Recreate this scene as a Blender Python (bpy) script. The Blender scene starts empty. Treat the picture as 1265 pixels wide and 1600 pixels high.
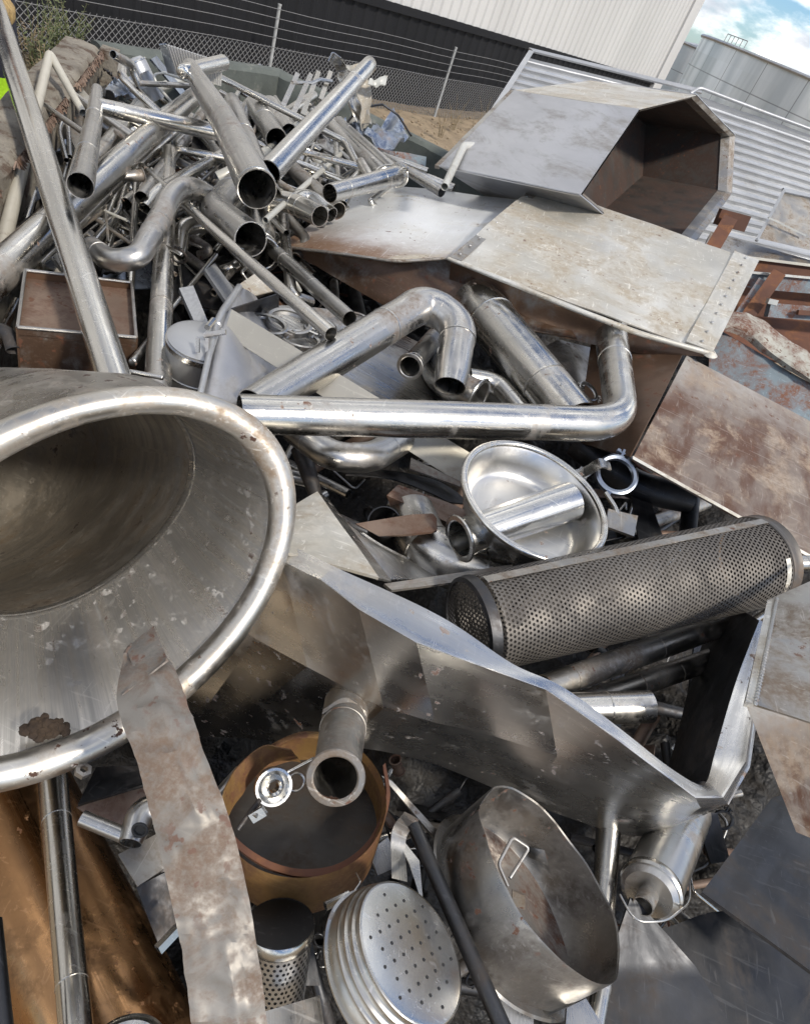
import bpy, bmesh, math, random
from mathutils import Vector as V, Matrix, noise
R = math.radians
random.seed(7)
scene = bpy.context.scene
COL = scene.collection
# ------------------------------------------------------------------ camera
F, PIT, CH = 1020.0, R(39.53), 3.4          # focal length in photo pixels, pitch down, eye height
ROLL = R(23.97)
SP, CP, CR, SR = math.sin(PIT), math.cos(PIT), math.cos(ROLL), math.sin(ROLL)
FWD = V((0, CP, -SP)); LU = V((0, SP, CP)); LR = V((1, 0, 0))
RI = LR*CR + LU*SR; UI = LU*CR - LR*SR
CAM = V((0, 0, CH))
cd = bpy.data.cameras.new('camera'); cam = bpy.data.objects.new('camera', cd); COL.objects.link(cam)
m3 = Matrix((RI, UI, -FWD)).transposed()
cam.matrix_world = Matrix.Translation(CAM) @ m3.to_4x4()
cd.sensor_fit = 'VERTICAL'; cd.sensor_height = 36; cd.lens = 36*F/1600
cd.clip_start = .02; cd.clip_end = 3000
scene.camera = cam
# ------------------------------------------------------------------ light
SUN_EL, SUN_AZ = R(46), R(122)               # azimuth from +Y towards +X
wd = bpy.data.worlds.new('World'); scene.world = wd; wd.use_nodes = True
wn = wd.node_tree.nodes; wl = wd.node_tree.links
bg = wn['Background']; bg.inputs[1].default_value = .115
sky = wn.new('ShaderNodeTexSky'); sky.sky_type = 'NISHITA'; sky.sun_disc = False
sky.sun_elevation = SUN_EL; sky.sun_rotation = SUN_AZ; sky.air_density = 1.0; sky.dust_density = .3; sky.ozone_density = 1.0
tc = wn.new('ShaderNodeTexCoord'); mp = wn.new('ShaderNodeMapping'); mp.inputs['Scale'].default_value = (1, 1, 2.6)
mp.inputs['Location'].default_value = (1.54, 2.27, .2)
cn = wn.new('ShaderNodeTexNoise'); cn.inputs['Scale'].default_value = 2.5; cn.inputs['Detail'].default_value = 9; cn.inputs['Roughness'].default_value = .58
cr_ = wn.new('ShaderNodeMapRange'); cr_.interpolation_type = 'SMOOTHSTEP'
cr_.inputs[1].default_value = .47; cr_.inputs[2].default_value = .55
cn2 = wn.new('ShaderNodeTexNoise'); cn2.inputs['Scale'].default_value = 7; cn2.inputs['Detail'].default_value = 6
cc = wn.new('ShaderNodeMix'); cc.data_type = 'RGBA'
cc.inputs[6].default_value = (4.2, 4.5, 5.1, 1); cc.inputs[7].default_value = (17.0, 16.6, 15.8, 1)
cv = wn.new('ShaderNodeMapRange'); cv.interpolation_type = 'SMOOTHSTEP'; cv.inputs[1].default_value = .36; cv.inputs[2].default_value = .62
cm = wn.new('ShaderNodeMix'); cm.data_type = 'RGBA'
wl.new(tc.outputs['Generated'], mp.inputs[0]); wl.new(mp.outputs[0], cn.inputs[0]); wl.new(mp.outputs[0], cn2.inputs[0])
wl.new(cn.outputs[0], cr_.inputs[0]); wl.new(cr_.outputs[0], cm.inputs[0]); wl.new(cn2.outputs[0], cv.inputs[0]); wl.new(cv.outputs[0], cc.inputs[0])
sm = wn.new('ShaderNodeMix'); sm.data_type = 'RGBA'; sm.blend_type = 'MULTIPLY'; sm.inputs[0].default_value = 1; sm.inputs[7].default_value = (.50, .68, .92, 1)
wl.new(sky.outputs[0], sm.inputs[6]); wl.new(sm.outputs[2], cm.inputs[6]); wl.new(cc.outputs[2], cm.inputs[7]); wl.new(cm.outputs[2], bg.inputs[0])
sd = bpy.data.lights.new('sun', 'SUN'); so = bpy.data.objects.new('sun', sd); COL.objects.link(so)
sd.energy = 3.2; sd.angle = R(6); sd.color = (1, .92, .80)
sdir = V((math.sin(SUN_AZ)*math.cos(SUN_EL), math.cos(SUN_AZ)*math.cos(SUN_EL), math.sin(SUN_EL)))
so.rotation_euler = sdir.to_track_quat('Z', 'Y').to_euler(); so.location = (0, 0, 30)
scene.view_settings.view_transform = 'Standard'; scene.view_settings.look = 'None'
scene.view_settings.exposure = 0.4; scene.view_settings.gamma = 1
scene.cycles.max_bounces = 8; scene.cycles.glossy_bounces = 6

# ------------------------------------------------------------------ photo pixel -> world point
def ray(px, py): return FWD + RI*((px-632.5)/F) + UI*((800-py)/F)
def p(px, py, k):
    """point on the sight line: k > 0 is metres below eye level, k < 0 is the distance along the view axis"""
    r = ray(px, py)
    d = -k if k < 0 else k/max(-r.z, .03)
    return CAM + r*d
def dep(w): return (w-CAM).dot(FWD)

# ------------------------------------------------------------------ materials
class NT:
    def __init__(s, name):
        s.m = bpy.data.materials.new(name); s.m.use_nodes = True
        s.t = s.m.node_tree; s.b = s.t.nodes['Principled BSDF']
        s.c = s.n('ShaderNodeTexCoord'); oi = s.n('ShaderNodeObjectInfo')
        ml = s.n('ShaderNodeMath', operation='MULTIPLY'); ml.inputs[1].default_value = 37.0
        s.l(oi.outputs['Random'], ml.inputs[0])
        ad = s.n('ShaderNodeVectorMath', operation='ADD')
        s.l(s.c.outputs['Object'], ad.inputs[0]); s.l(ml.outputs[0], ad.inputs[1]); s.v = ad.outputs[0]
        s.rnd = oi.outputs['Random']
    def n(s, t, **k):
        x = s.t.nodes.new(t)
        for a, b in k.items(): setattr(x, a, b)
        return x
    def l(s, a, b): s.t.links.new(a, b)
    def put(s, inp, v):
        if hasattr(v, 'is_output') or hasattr(v, 'links') and not isinstance(v, (int, float, tuple)): s.l(v, inp)
        elif isinstance(v, tuple): inp.default_value = tuple(v) + ((1,) if len(v) == 3 and len(inp.default_value) == 4 else ())
        else: inp.default_value = v
    def noise(s, sc, det=4, ro=.55, st=None, rot=(0, 0, 0), dist=0):
        v = s.v
        if st:
            mp = s.n('ShaderNodeMapping'); mp.inputs['Scale'].default_value = st; mp.inputs['Rotation'].default_value = rot
            s.l(v, mp.inputs[0]); v = mp.outputs[0]
        x = s.n('ShaderNodeTexNoise'); x.inputs['Scale'].default_value = sc; x.inputs['Detail'].default_value = det
        x.inputs['Roughness'].default_value = ro; x.inputs['Distortion'].default_value = dist
        s.l(v, x.inputs['Vector']); return x.outputs[0]
    def mr(s, v, a, b, lo=0., hi=1.):
        x = s.n('ShaderNodeMapRange', interpolation_type='SMOOTHSTEP')
        for i, q in enumerate((a, b, lo, hi)): x.inputs[i+1].default_value = q
        s.l(v, x.inputs[0]); return x.outputs[0]
    def ma(s, op, a, b=0.):
        x = s.n('ShaderNodeMath', operation=op); s.put(x.inputs[0], a); s.put(x.inputs[1], b); return x.outputs[0]
    def mix(s, f, a, b):
        x = s.n('ShaderNodeMix', data_type='RGBA'); s.put(x.inputs[0], f); s.put(x.inputs[6], a); s.put(x.inputs[7], b); return x.outputs[2]
    def bump(s, h, st, dist=.01, prev=None):
        x = s.n('ShaderNodeBump'); x.inputs['Strength'].default_value = st; x.inputs['Distance'].default_value = dist
        s.l(h, x.inputs['Height'])
        if prev is not None: s.l(prev, x.inputs['Normal'])
        s.l(x.outputs[0], s.b.inputs['Normal']); return x.outputs[0]
    def uv(s):
        x = s.n('ShaderNodeSeparateXYZ'); s.l(s.c.outputs['UV'], x.inputs[0]); return x.outputs[0], x.outputs[1]

def metal(name, c1, c2=None, rough=.28, rv=.16, stain=(.13, .085, .055), sa=.35, ss=6., met=1., smet=.35,
          spot=.0, spotc=(.10, .04, .02), dent=.12, ds=7., scr=.25, edge=None, holes=None, sst=None, grad=None, streak=0., suv=(70., 2.)):
    s = NT(name); c2 = c2 or tuple(x*.8 for x in c1)
    n0 = s.noise(3.2, 6, .6)
    col = s.mix(s.mr(n0, .35, .65), c1, c2)
    st = s.noise(ss, 9, .68, st=sst, dist=.4)
    th = .74-.5*sa
    ms = s.mr(st, th-.09, th+.09)
    fine = s.noise(ss*9, 5, .7)
    if grad:
        gc, gu, gv, g0, g1, gn = grad; u_, v_ = s.uv()
        gm = s.ma('ADD', s.ma('ADD', s.ma('MULTIPLY', u_, gu), s.ma('MULTIPLY', v_, gv)), s.ma('MULTIPLY', s.ma('SUBTRACT', s.noise(4.5, 8, .65), .5), gn))
        gm = s.mr(gm, g0, g1); col = s.mix(gm, col, gc)
    ms = s.ma('MULTIPLY', ms, s.mr(fine, .30, .62, .35, 1.))
    col = s.mix(ms, col, stain)
    rgh0 = s.ma('MULTIPLY', gm, .18) if grad else 0.
    rgh = s.ma('ADD', s.mr(s.noise(9, 7, .65), .3, .7, rough-rv*.5, rough+rv*.5), s.ma('MULTIPLY', ms, .28))
    mt = s.ma('SUBTRACT', met, s.ma('MULTIPLY', ms, met-smet*met))
    if grad: mt = s.ma('MULTIPLY', mt, s.ma('SUBTRACT', 1., s.ma('MULTIPLY', gm, .8))); rgh = s.ma('ADD', rgh, rgh0)
    if spot:
        sp = s.ma('MULTIPLY', s.mr(s.noise(46, 4, .6), .655-.1*spot, .70-.1*spot), s.mr(s.noise(5, 3), .42, .6))
        col = s.mix(sp, col, spotc); mt = s.ma('MULTIPLY', mt, s.ma('SUBTRACT', 1., sp)); rgh = s.ma('MAXIMUM', rgh, s.ma('MULTIPLY', sp, .8))
    if streak:
        cu = s.n('ShaderNodeCombineXYZ'); u_, v_ = s.uv()
        s.l(s.ma('ADD', s.ma('MULTIPLY', u_, suv[0]), s.ma('MULTIPLY', s.rnd, 91.)), cu.inputs[0]); s.l(s.ma('MULTIPLY', v_, suv[1]), cu.inputs[1])
        sn = s.n('ShaderNodeTexNoise'); sn.inputs['Scale'].default_value = 1.; sn.inputs['Detail'].default_value = 6; sn.inputs['Roughness'].default_value = .62; s.l(cu.outputs[0], sn.inputs[0])
        q1 = s.mr(sn.outputs[0], .38, .62)
        col = s.mix(s.ma('MULTIPLY', q1, streak), col, tuple(x*.55 for x in c1)); rgh = s.ma('ADD', rgh, s.ma('MULTIPLY', s.ma('SUBTRACT', q1, .4), .22*streak))
    if scr:
        a = s.mr(s.noise(7, 3, .5, (1, 22, 22), (.3, .5, .9), .6), .63, .68)
        b = s.mr(s.noise(6, 3, .5, (26, 1, 26), (1.1, .2, .4), .8), .64, .69)
        sc = s.ma('MULTIPLY', s.ma('MAXIMUM', a, b), scr)
        col = s.mix(sc, col, tuple(min(1, x*1.25+.05) for x in c1)); rgh = s.ma('ADD', rgh, s.ma('MULTIPLY', sc, .15))
    s.put(s.b.inputs['Base Color'], col); s.put(s.b.inputs['Roughness'], rgh); s.put(s.b.inputs['Metallic'], mt)
    pv = s.bump(s.noise(ds, 2, .5), dent, .02)
    s.bump(fine, .06, .002, pv)
    if holes:
        pitch, rad = holes
        u, v = s.uv()
        def lat(ou, ov):
            a = s.ma('SUBTRACT', s.ma('FRACT', s.ma('ADD', s.ma('DIVIDE', u, pitch), ou)), .5)
            b = s.ma('MULTIPLY', s.ma('SUBTRACT', s.ma('FRACT', s.ma('ADD', s.ma('DIVIDE', v, pitch*1.732), ov)), .5), 1.732)
            return s.ma('SQRT', s.ma('ADD', s.ma('MULTIPLY', a, a), s.ma('MULTIPLY', b, b)))
        dd = s.ma('MINIMUM', lat(.0, .0), lat(.5, .5))
        al = s.mr(dd, rad-.03, rad+.03)
        if len(holes) > 2 if False else True:
            s.put(s.b.inputs['Alpha'], al)
    return s.m

def matte(name, c1, c2, sc=6., rough=.8, bump=.3, det=8, c3=None, t3=.6, st=None, bd=.01):
    s = NT(name)
    col = s.mix(s.mr(s.noise(sc, det, .65, st), .33, .67), c1, c2)
    if c3: col = s.mix(s.mr(s.noise(sc*2.3, 8, .7, st), t3-.06, t3+.06), col, c3)
    s.put(s.b.inputs['Base Color'], col); s.put(s.b.inputs['Roughness'], rough)
    s.bump(s.noise(sc*7, 6, .65), bump, bd); return s.m

M = {}
M['steel']   = metal('polished_steel', (.66, .64, .60), (.50, .49, .46), .25, .14, sa=.22, spot=.2, dent=.10, streak=.55, suv=(45., 1.2))
M['steel2']  = metal('clean_steel', (.70, .69, .66), (.60, .59, .56), .22, .10, sa=.12, dent=.08, scr=.35, streak=.55, suv=(45., 1.2))
M['dull']    = metal('dull_steel', (.54, .53, .51), (.40, .395, .38), .30, .16, sa=.30, spot=.05, dent=.14, streak=.55, suv=(45., 1.2))
M['satin']   = metal('satin_steel', (.62, .61, .59), (.52, .51, .49), .33, .12, sa=.18, spot=.1, dent=.08, scr=.3)
M['buff']    = metal('buff_sheet', (.46, .44, .385), (.38, .36, .315), .42, .1, stain=(.26, .20, .14), sa=.2, met=.8, dent=.05, scr=.3)
M['dark']    = metal('shade_darkened_steel', (.078, .080, .086), (.046, .048, .052), .44, .14, stain=(.05, .038, .03), sa=.4, dent=.14, streak=.5, suv=(5., 3.))  # base darkened to stand for shade on lower right plates and in gaps
M['grimy']   = metal('grimy_steel', (.40, .385, .355), (.29, .275, .255), .40, .18, stain=(.15, .115, .085), sa=.42, ss=9, spot=.3, dent=.16, scr=.4)
M['tank']    = metal('tank_steel', (.58, .56, .52), (.44, .42, .385), .30, .14, stain=(.20, .155, .115), sa=.28, ss=4, spot=.5, spotc=(.045, .02, .012), dent=.12, ds=5, scr=.3)
M['tankin']  = metal('tank_inner_steel', (.66, .635, .59), (.54, .51, .46), .32, .12, stain=(.20, .15, .105), smet=.75, sa=.24, ss=5, met=.85, spot=.55, spotc=(.04, .02, .012), dent=.18, ds=5, scr=.25, streak=.95, suv=(48., 1.2))
M['throat']  = metal('tank_throat_steel', (.46, .42, .36), (.33, .295, .245), .42, .14, stain=(.20, .15, .10), sa=.40, ss=4, met=.75, spot=.65, spotc=(.04, .02, .012), dent=.25, ds=5, scr=.3, streak=.8, suv=(3., 60.))
M['galv']    = metal('galvanised_sheet', (.44, .45, .465), (.37, .38, .395), .42, .12, stain=(.30, .30, .29), sa=.2, ss=7, smet=.6, met=.7, dent=.06, scr=.1, streak=.3, suv=(3., 16.))
M['hood']    = metal('hood_sheet', (.50, .50, .51), (.42, .42, .43), .46, .12, stain=(.24, .23, .22), sa=.35, ss=3, smet=.6, dent=.06, scr=.08, sst=(1, 1, 5))
M['hoodin']  = metal('hood_inner_shaded', (.06, .05, .044), (.032, .028, .025), .75, .16, stain=(.05, .028, .02), sa=.55, ss=8, met=.4, spot=.5, dent=.1, scr=.05)  # brown inside, albedo lowered further to paint the shade of the hood mouth
M['plate']   = metal('scratched_plate', (.62, .61, .57), (.48, .46, .405), .46, .18, met=.55, stain=(.33, .285, .22), sa=.48, ss=5, smet=.5, spot=.2, dent=.10, ds=9, scr=.45, streak=.35, suv=(4., 7.))
M['ductA']   = metal('heat_stained_plate', (.70, .72, .74), (.62, .63, .63), .46, .14, stain=(.44, .40, .32), sa=.25, ss=5, smet=.5, met=.4, spot=.2, dent=.10, scr=.3, grad=((.17, .10, .06), -.35, 1., .40, .85, .55))
M['brown']   = metal('burnt_sheet', (.115, .068, .042), (.062, .036, .023), .46, .16, stain=(.20, .195, .185), sa=.26, ss=6, smet=.9, met=.4, spot=.7, spotc=(.09, .035, .018), dent=.12, scr=.2)
M['stained'] = metal('rust_stained_plate', (.50, .49, .46), (.40, .37, .33), .48, .16, stain=(.26, .20, .15), sa=.4, ss=9, smet=.4, spot=.5, dent=.06, scr=.12, met=.5, grad=((.075, .033, .017), .20, .9, -.32, .42, 1.1), streak=.35, suv=(7., 3.))
M['rust']    = metal('rusty_steel', (.125, .05, .028), (.075, .032, .02), .8, .1, stain=(.19, .085, .04), sa=.35, ss=9, met=.05, dent=.2, scr=0)
M['brownbar']= metal('brown_bar', (.24, .175, .135), (.15, .105, .08), .5, .15, stain=(.11, .06, .04), sa=.45, ss=12, met=.6, spot=.8, dent=.1, scr=.2)
M['copper']  = metal('bronzed_steel', (.44, .245, .115), (.25, .135, .065), .25, .12, stain=(.15, .085, .045), sa=.38, ss=8, smet=.95, met=1., spot=.35, dent=.14, scr=.25, streak=.5, suv=(30., 2.))
M['yellow']  = metal('lacquered_rusty_pot', (.26, .155, .055), (.155, .085, .035), .40, .14, stain=(.11, .05, .024), sa=.5, ss=8, met=.45, spot=.6, dent=.16, scr=.2)
M['pot']     = metal('worn_pan', (.30, .29, .275), (.17, .166, .158), .30, .18, stain=(.07, .058, .048), sa=.42, ss=6, spot=.3, dent=.3, ds=9, scr=.25)
M['strip']   = metal('grimy_strip', (.30, .285, .262), (.20, .185, .165), .55, .14, stain=(.13, .08, .05), sa=.5, ss=16, smet=.3, met=.6, spot=.7, dent=.35, ds=10, scr=.06, streak=.8, suv=(4., 16.))
M['tub']     = metal('brushed_tub', (.68, .67, .65), (.60, .59, .57), .27, .10, stain=(.27, .225, .185), sa=.18, ss=6, spot=.25, dent=.10, ds=4, scr=.2, streak=.35, suv=(5., 9.))
M['tubdark'] = M['tub']
M['perf']    = metal('perforated_sheet', (.165, .152, .138), (.12, .11, .10), .55, .12, stain=(.08, .072, .066), sa=.4, ss=7, met=.7, dent=.05, scr=.25, holes=(.0090, .29))
M['perfring'] = metal('scuffed_ring', (.12, .112, .105), (.08, .075, .07), .5, .14, sa=.4, met=.7)
M['perfs']   = metal('fine_perforated_steel', (.5, .5, .5), (.4, .4, .4), .3, .12, sa=.25, dent=.05, holes=(.0075, .27))
M['filter']  = metal('perforated_filter_panel', (.60, .60, .59), (.5, .5, .5), .45, .1, sa=.15, met=.5, dent=.03, scr=.05)
M['black']   = matte('black_rubber', (.012, .012, .013), (.022, .022, .022), 20, .6, .1)
M['pale']    = metal('pale_painted_tube', (.46, .44, .38), (.38, .36, .31), .45, .12, sa=.2, met=.25, dent=.05, scr=.1)
M['white']   = metal('white_tube', (.50, .50, .47), (.4, .4, .37), .4, .1, sa=.2, met=.3, dent=.05, scr=.1)
M['bluep']   = metal('blue_grey_paint', (.17, .215, .245), (.12, .155, .18), .55, .14, stain=(.15, .06, .032), sa=.42, ss=9, met=.15, smet=.0, spot=.5, dent=.1, scr=.5)
M['bluish']  = metal('bluish_sheet', (.33, .37, .43), (.22, .25, .31), .30, .14, sa=.2, dent=.4, scr=.1)
M['lip']     = metal('rusty_painted_lip', (.36, .36, .32), (.30, .29, .25), .6, .1, stain=(.13, .055, .035), sa=.5, ss=8, met=.1, spot=.6, dent=.2, scr=.3)
M['concrete']= matte('bay_concrete', (.235, .215, .18), (.135, .12, .10), 6, .9, .9, c3=(.075, .05, .035), t3=.56)
M['concgrn'] = matte('weathered_green_concrete', (.095, .108, .10), (.065, .075, .07), 5, .85, .35, c3=(.15, .155, .14), t3=.62)
M['soil']    = matte('sandy_ground', (.27, .21, .14), (.19, .145, .095), 2.2, .95, .7, c3=(.10, .085, .05), t3=.62, bd=.03)
M['heap']    = metal('gap_shade_scrap', (.018, .0165, .015), (.008, .0075, .007), .6, .2, stain=(.012, .009, .006), sa=.5, ss=14, met=.3, spot=.3, spotc=(.05, .047, .044), dent=1., ds=38, scr=.1)  # near black colour puts the deep shade of the gaps into the bed
M['wire']    = matte('galvanised_wire', (.20, .205, .21), (.14, .14, .145), 30, .5, .05)
M['fpost']   = matte('galvanised_post', (.34, .35, .355), (.24, .25, .25), 8, .5, .05)
M['hivis']   = matte('hi_vis_yellow', (.42, .74, .02), (.34, .62, .02), 14, .7, .5)
M['navy']    = matte('navy_cloth', (.014, .018, .034), (.01, .012, .022), 14, .9, .4)
M['glove']   = matte('tan_work_glove', (.34, .24, .10), (.20, .14, .07), 30, .85, .4)
M['skin']    = matte('skin', (.45, .27, .19), (.38, .22, .15), 20, .5, .1)
M['leaf']    = matte('weed_leaf', (.085, .11, .04), (.055, .08, .03), 30, .7, .1, c3=(.17, .14, .07), t3=.55)
M['dry']     = matte('dry_weed', (.22, .17, .10), (.14, .11, .06), 30, .85, .1)
M['sediment']= metal('dark_sediment', (.085, .08, .074), (.045, .042, .04), .38, .2, stain=(.05, .036, .025), sa=.45, ss=12, met=.6, dent=.4, scr=.1)
M['panbase'] = metal('pan_base', (.34, .315, .29), (.24, .22, .20), .42, .16, stain=(.10, .06, .045), sa=.5, ss=10, met=.7, spot=.6, dent=.2, scr=.2)
M['rim']     = metal('scuffed_rim', (.62, .60, .555), (.48, .455, .41), .33, .14, stain=(.24, .18, .125), sa=.36, ss=7, spot=.3, spotc=(.05, .022, .012), dent=.3, ds=9, scr=.4)
M['soot']    = matte('brown_dirt_clump', (.04, .025, .016), (.06, .038, .022), 60, .95, .8)

def cladding(name, c1, c2):
    s = NT(name); s.put(s.b.inputs['Base Color'], s.mix(s.mr(s.noise(.5, 6, .6, (1, 1, .2)), .3, .7), c1, c2))
    s.put(s.b.inputs['Roughness'], .6); s.b.inputs['Specular IOR Level'].default_value = .25; return s.m
M['clad_w'] = cladding('white_cladding', (.50, .50, .495), (.44, .44, .435))
M['clad_b'] = cladding('black_cladding', (.007, .0075, .009), (.010, .0105, .0125))
def tankmat():
    s = NT('storage_tank_steel'); u, v = s.uv()
    gu = s.ma('ABSOLUTE', s.ma('SUBTRACT', s.ma('FRACT', s.ma('DIVIDE', u, 2.6)), .5))
    gv = s.ma('ABSOLUTE', s.ma('SUBTRACT', s.ma('FRACT', s.ma('DIVIDE', v, 1.45)), .5))
    seam = s.ma('MAXIMUM', s.mr(gu, .485, .495), s.mr(gv, .478, .49))
    cu = s.n('ShaderNodeCombineXYZ'); s.l(s.ma('MULTIPLY', u, .55), cu.inputs[0]); s.l(s.ma('MULTIPLY', v, .07), cu.inputs[1])
    nz = s.n('ShaderNodeTexNoise'); nz.inputs['Scale'].default_value = 1.2; nz.inputs['Detail'].default_value = 8; s.l(cu.outputs[0], nz.inputs[0])
    pc = s.n('ShaderNodeCombineXYZ'); s.l(s.ma('FLOOR', s.ma('ADD', s.ma('DIVIDE', u, 2.6), .5)), pc.inputs[0]); s.l(s.ma('FLOOR', s.ma('ADD', s.ma('DIVIDE', v, 1.45), .5)), pc.inputs[1])
    wn_ = s.n('ShaderNodeTexWhiteNoise', noise_dimensions='2D'); s.l(pc.outputs[0], wn_.inputs[0])
    col = s.mix(s.mr(nz.outputs[0], .38, .62), (.55, .60, .62), (.85, .89, .90))
    col = s.mix(s.ma('MULTIPLY', wn_.outputs[0], .35), col, (.42, .44, .40))
    col = s.mix(s.ma('MULTIPLY', seam, .6), col, (.11, .115, .12))
    s.put(s.b.inputs['Base Color'], col); s.put(s.b.inputs['Roughness'], .42); s.put(s.b.inputs['Metallic'], .3); return s.m
M['bigtank'] = tankmat()

# ------------------------------------------------------------------ object helpers
def link(name, verts, faces, mat, parent=None, smooth=True, sharp=35, uvs=None, org=None):
    me = bpy.data.meshes.new(name)
    verts = [V(v) for v in verts]
    if parent is not None: o0 = WL[parent.name]
    else:
        o0 = org if org is not None else sum(verts, V())/len(verts)
    me.from_pydata([v-o0 for v in verts], [], faces)
    if uvs is not None:
        ul = me.uv_layers.new(name='UVMap')
        for lp in me.loops: ul.data[lp.index].uv = uvs[lp.vertex_index] if not isinstance(uvs, dict) else uvs[(lp.index)]
    bm = bmesh.new(); bm.from_mesh(me); bmesh.ops.recalc_face_normals(bm, faces=bm.faces); bm.to_mesh(me); bm.free()
    if smooth:
        me.shade_smooth(); me.set_sharp_from_angle(angle=R(sharp))
    me.materials.append(M[mat] if isinstance(mat, str) else mat)
    o = bpy.data.objects.new(name, me); COL.objects.link(o)
    if parent is not None: o.parent = parent
    else: o.location = o0
    WL[o.name] = o0
    return o
WL = {}
def tag(o, label, cat, group=None, kind=None):
    if label: o['label'] = label
    if cat: o['category'] = cat
    if group: o['group'] = group
    if kind: o['kind'] = kind
    return o
def empty(name, loc, label, cat, group=None):
    o = bpy.data.objects.new(name, None); COL.objects.link(o); o.location = loc; o.empty_display_size = .05
    WL[o.name] = V(loc); return tag(o, label, cat, group)
class MB:
    """collects shapes of ONE mesh"""
    def __init__(s): s.v = []; s.f = []
    def add(s, v, f):
        b = len(s.v); s.v += [V(x) for x in v]; s.f += [[i+b for i in q] for q in f]; return s
    def box(s, o, a, b, c):
        """corner o, edge vectors a b c"""
        v = [o+a*i+b*j+c*k for k in (0, 1) for j in (0, 1) for i in (0, 1)]
        return s.add(v, [(0, 1, 3, 2), (4, 6, 7, 5), (0, 4, 5, 1), (2, 3, 7, 6), (0, 2, 6, 4), (1, 5, 7, 3)])
    def bar(s, a, b, w, h, up=V((0, 0, 1))):
        d = (b-a); x = d.cross(up).normalized(); y = x.cross(d).normalized()
        return s.box(a-x*w/2-y*h/2, d, x*w, y*h)
    def prism(s, poly, ext):
        n = len(poly)
        return s.add([*poly, *[q+ext for q in poly]], [list(range(n)), list(range(2*n-1, n-1, -1))] + [(i, (i+1) % n, n+(i+1) % n, n+i) for i in range(n)])
    def tube(s, pts, r, seg=8, closed=False):
        v, f, n = sweep(pts, [r]*len(pts) if not isinstance(r, list) else r, seg)
        b = len(s.v)
        s.add(v, f)
        s.f += [[b+i for i in range(seg)][::-1], [b+(n-1)*seg+i for i in range(seg)]]
        return s
    def torus(s, c, ax, R_, r, seg=40, sg=10, flat=1., ref=None):
        x, y = basis(ax, ref); z = ax.normalized(); v = []; f = []
        for i in range(seg):
            a = 2*math.pi*i/seg; e = x*math.cos(a)+y*math.sin(a)
            for j in range(sg):
                t = 2*math.pi*j/sg; v.append(c+e*(R_+r*math.cos(t))+z*(r*flat*math.sin(t)))
        for i in range(seg):
            for j in range(sg): f.append((i*sg+j, i*sg+(j+1) % sg, ((i+1) % seg)*sg+(j+1) % sg, ((i+1) % seg)*sg+j))
        return s.add(v, f)
    def lathe(s, prof, c, ax, seg=48, ref=None, wob=None, a0=0, a1=2*math.pi):
        x, y = basis(ax, ref); z = ax.normalized(); n = len(prof); v = []; f = []; full = abs(a1-a0-2*math.pi) < 1e-6
        ns = seg if full else seg+1
        for i in range(ns):
            a = a0+(a1-a0)*i/seg; e = x*math.cos(a)+y*math.sin(a)
            for j, (r, h) in enumerate(prof):
                q = c+e*r+z*h
                if wob: q = wob(q, a, r, h, e, z)
                v.append(q)
        for i in range(seg):
            k = (i+1) % ns
            for j in range(n-1):
                if prof[j][0] < 1e-6 and prof[j+1][0] < 1e-6: continue
                f.append((i*n+j, i*n+j+1, k*n+j+1, k*n+j))
        return s.add(v, f)
    def done(s, name, mat, parent=None, **kw): return link(name, s.v, s.f, mat, parent, **kw)
def basis(ax, ref=None):
    z = ax.normalized(); r = ref or (V((0, 0, 1)) if abs(z.z) < .9 else V((1, 0, 0)))
    x = (r - z*r.dot(z)).normalized(); return x, z.cross(x)
def sweep(pts, rs, seg):
    n = len(pts); v = []; f = []
    t = [(pts[min(i+1, n-1)]-pts[max(i-1, 0)]).normalized() for i in range(n)]
    x, y = basis(t[0])
    for i in range(n):
        if i:
            q = t[i-1].rotation_difference(t[i]); x = q @ x
        x = (x - t[i]*x.dot(t[i])).normalized(); y = t[i].cross(x)
        for j in range(seg):
            a = 2*math.pi*j/seg; v.append(pts[i]+(x*math.cos(a)+y*math.sin(a))*rs[i])
    for i in range(n-1):
        for j in range(seg): f.append((i*seg+j, i*seg+(j+1) % seg, (i+1)*seg+(j+1) % seg, (i+1)*seg+j))
    return v, f, n
def fillet(P, rad, steps=9):
    """P: list of (point, r); round every inner corner"""
    out = [P[0]]
    for i in range(1, len(P)-1):
        a, b, c = P[i-1][0], P[i][0], P[i+1][0]
        d1 = (a-b); d2 = (c-b); l = min(rad*P[i][1], d1.length*.49, d2.length*.49)
        s, e = b+d1.normalized()*l, b+d2.normalized()*l
        for k in range(steps+1):
            t = k/steps; q = s*(1-t)**2 + b*2*t*(1-t) + e*t*t; out.append((q, P[i][1]))
    out.append(P[-1]); res = [out[0]]
    for q in out[1:]:
        if (q[0]-res[-1][0]).length > 1e-4: res.append(q)
    return res
def dense(P, step):
    out = [P[0]]
    for a, b in zip(P, P[1:]):
        L = (b[0]-a[0]).length; n = max(1, int(L/step))
        for i in range(1, n+1): out.append((a[0].lerp(b[0], i/n), a[1]+(b[1]-a[1])*i/n))
    return out
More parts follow.
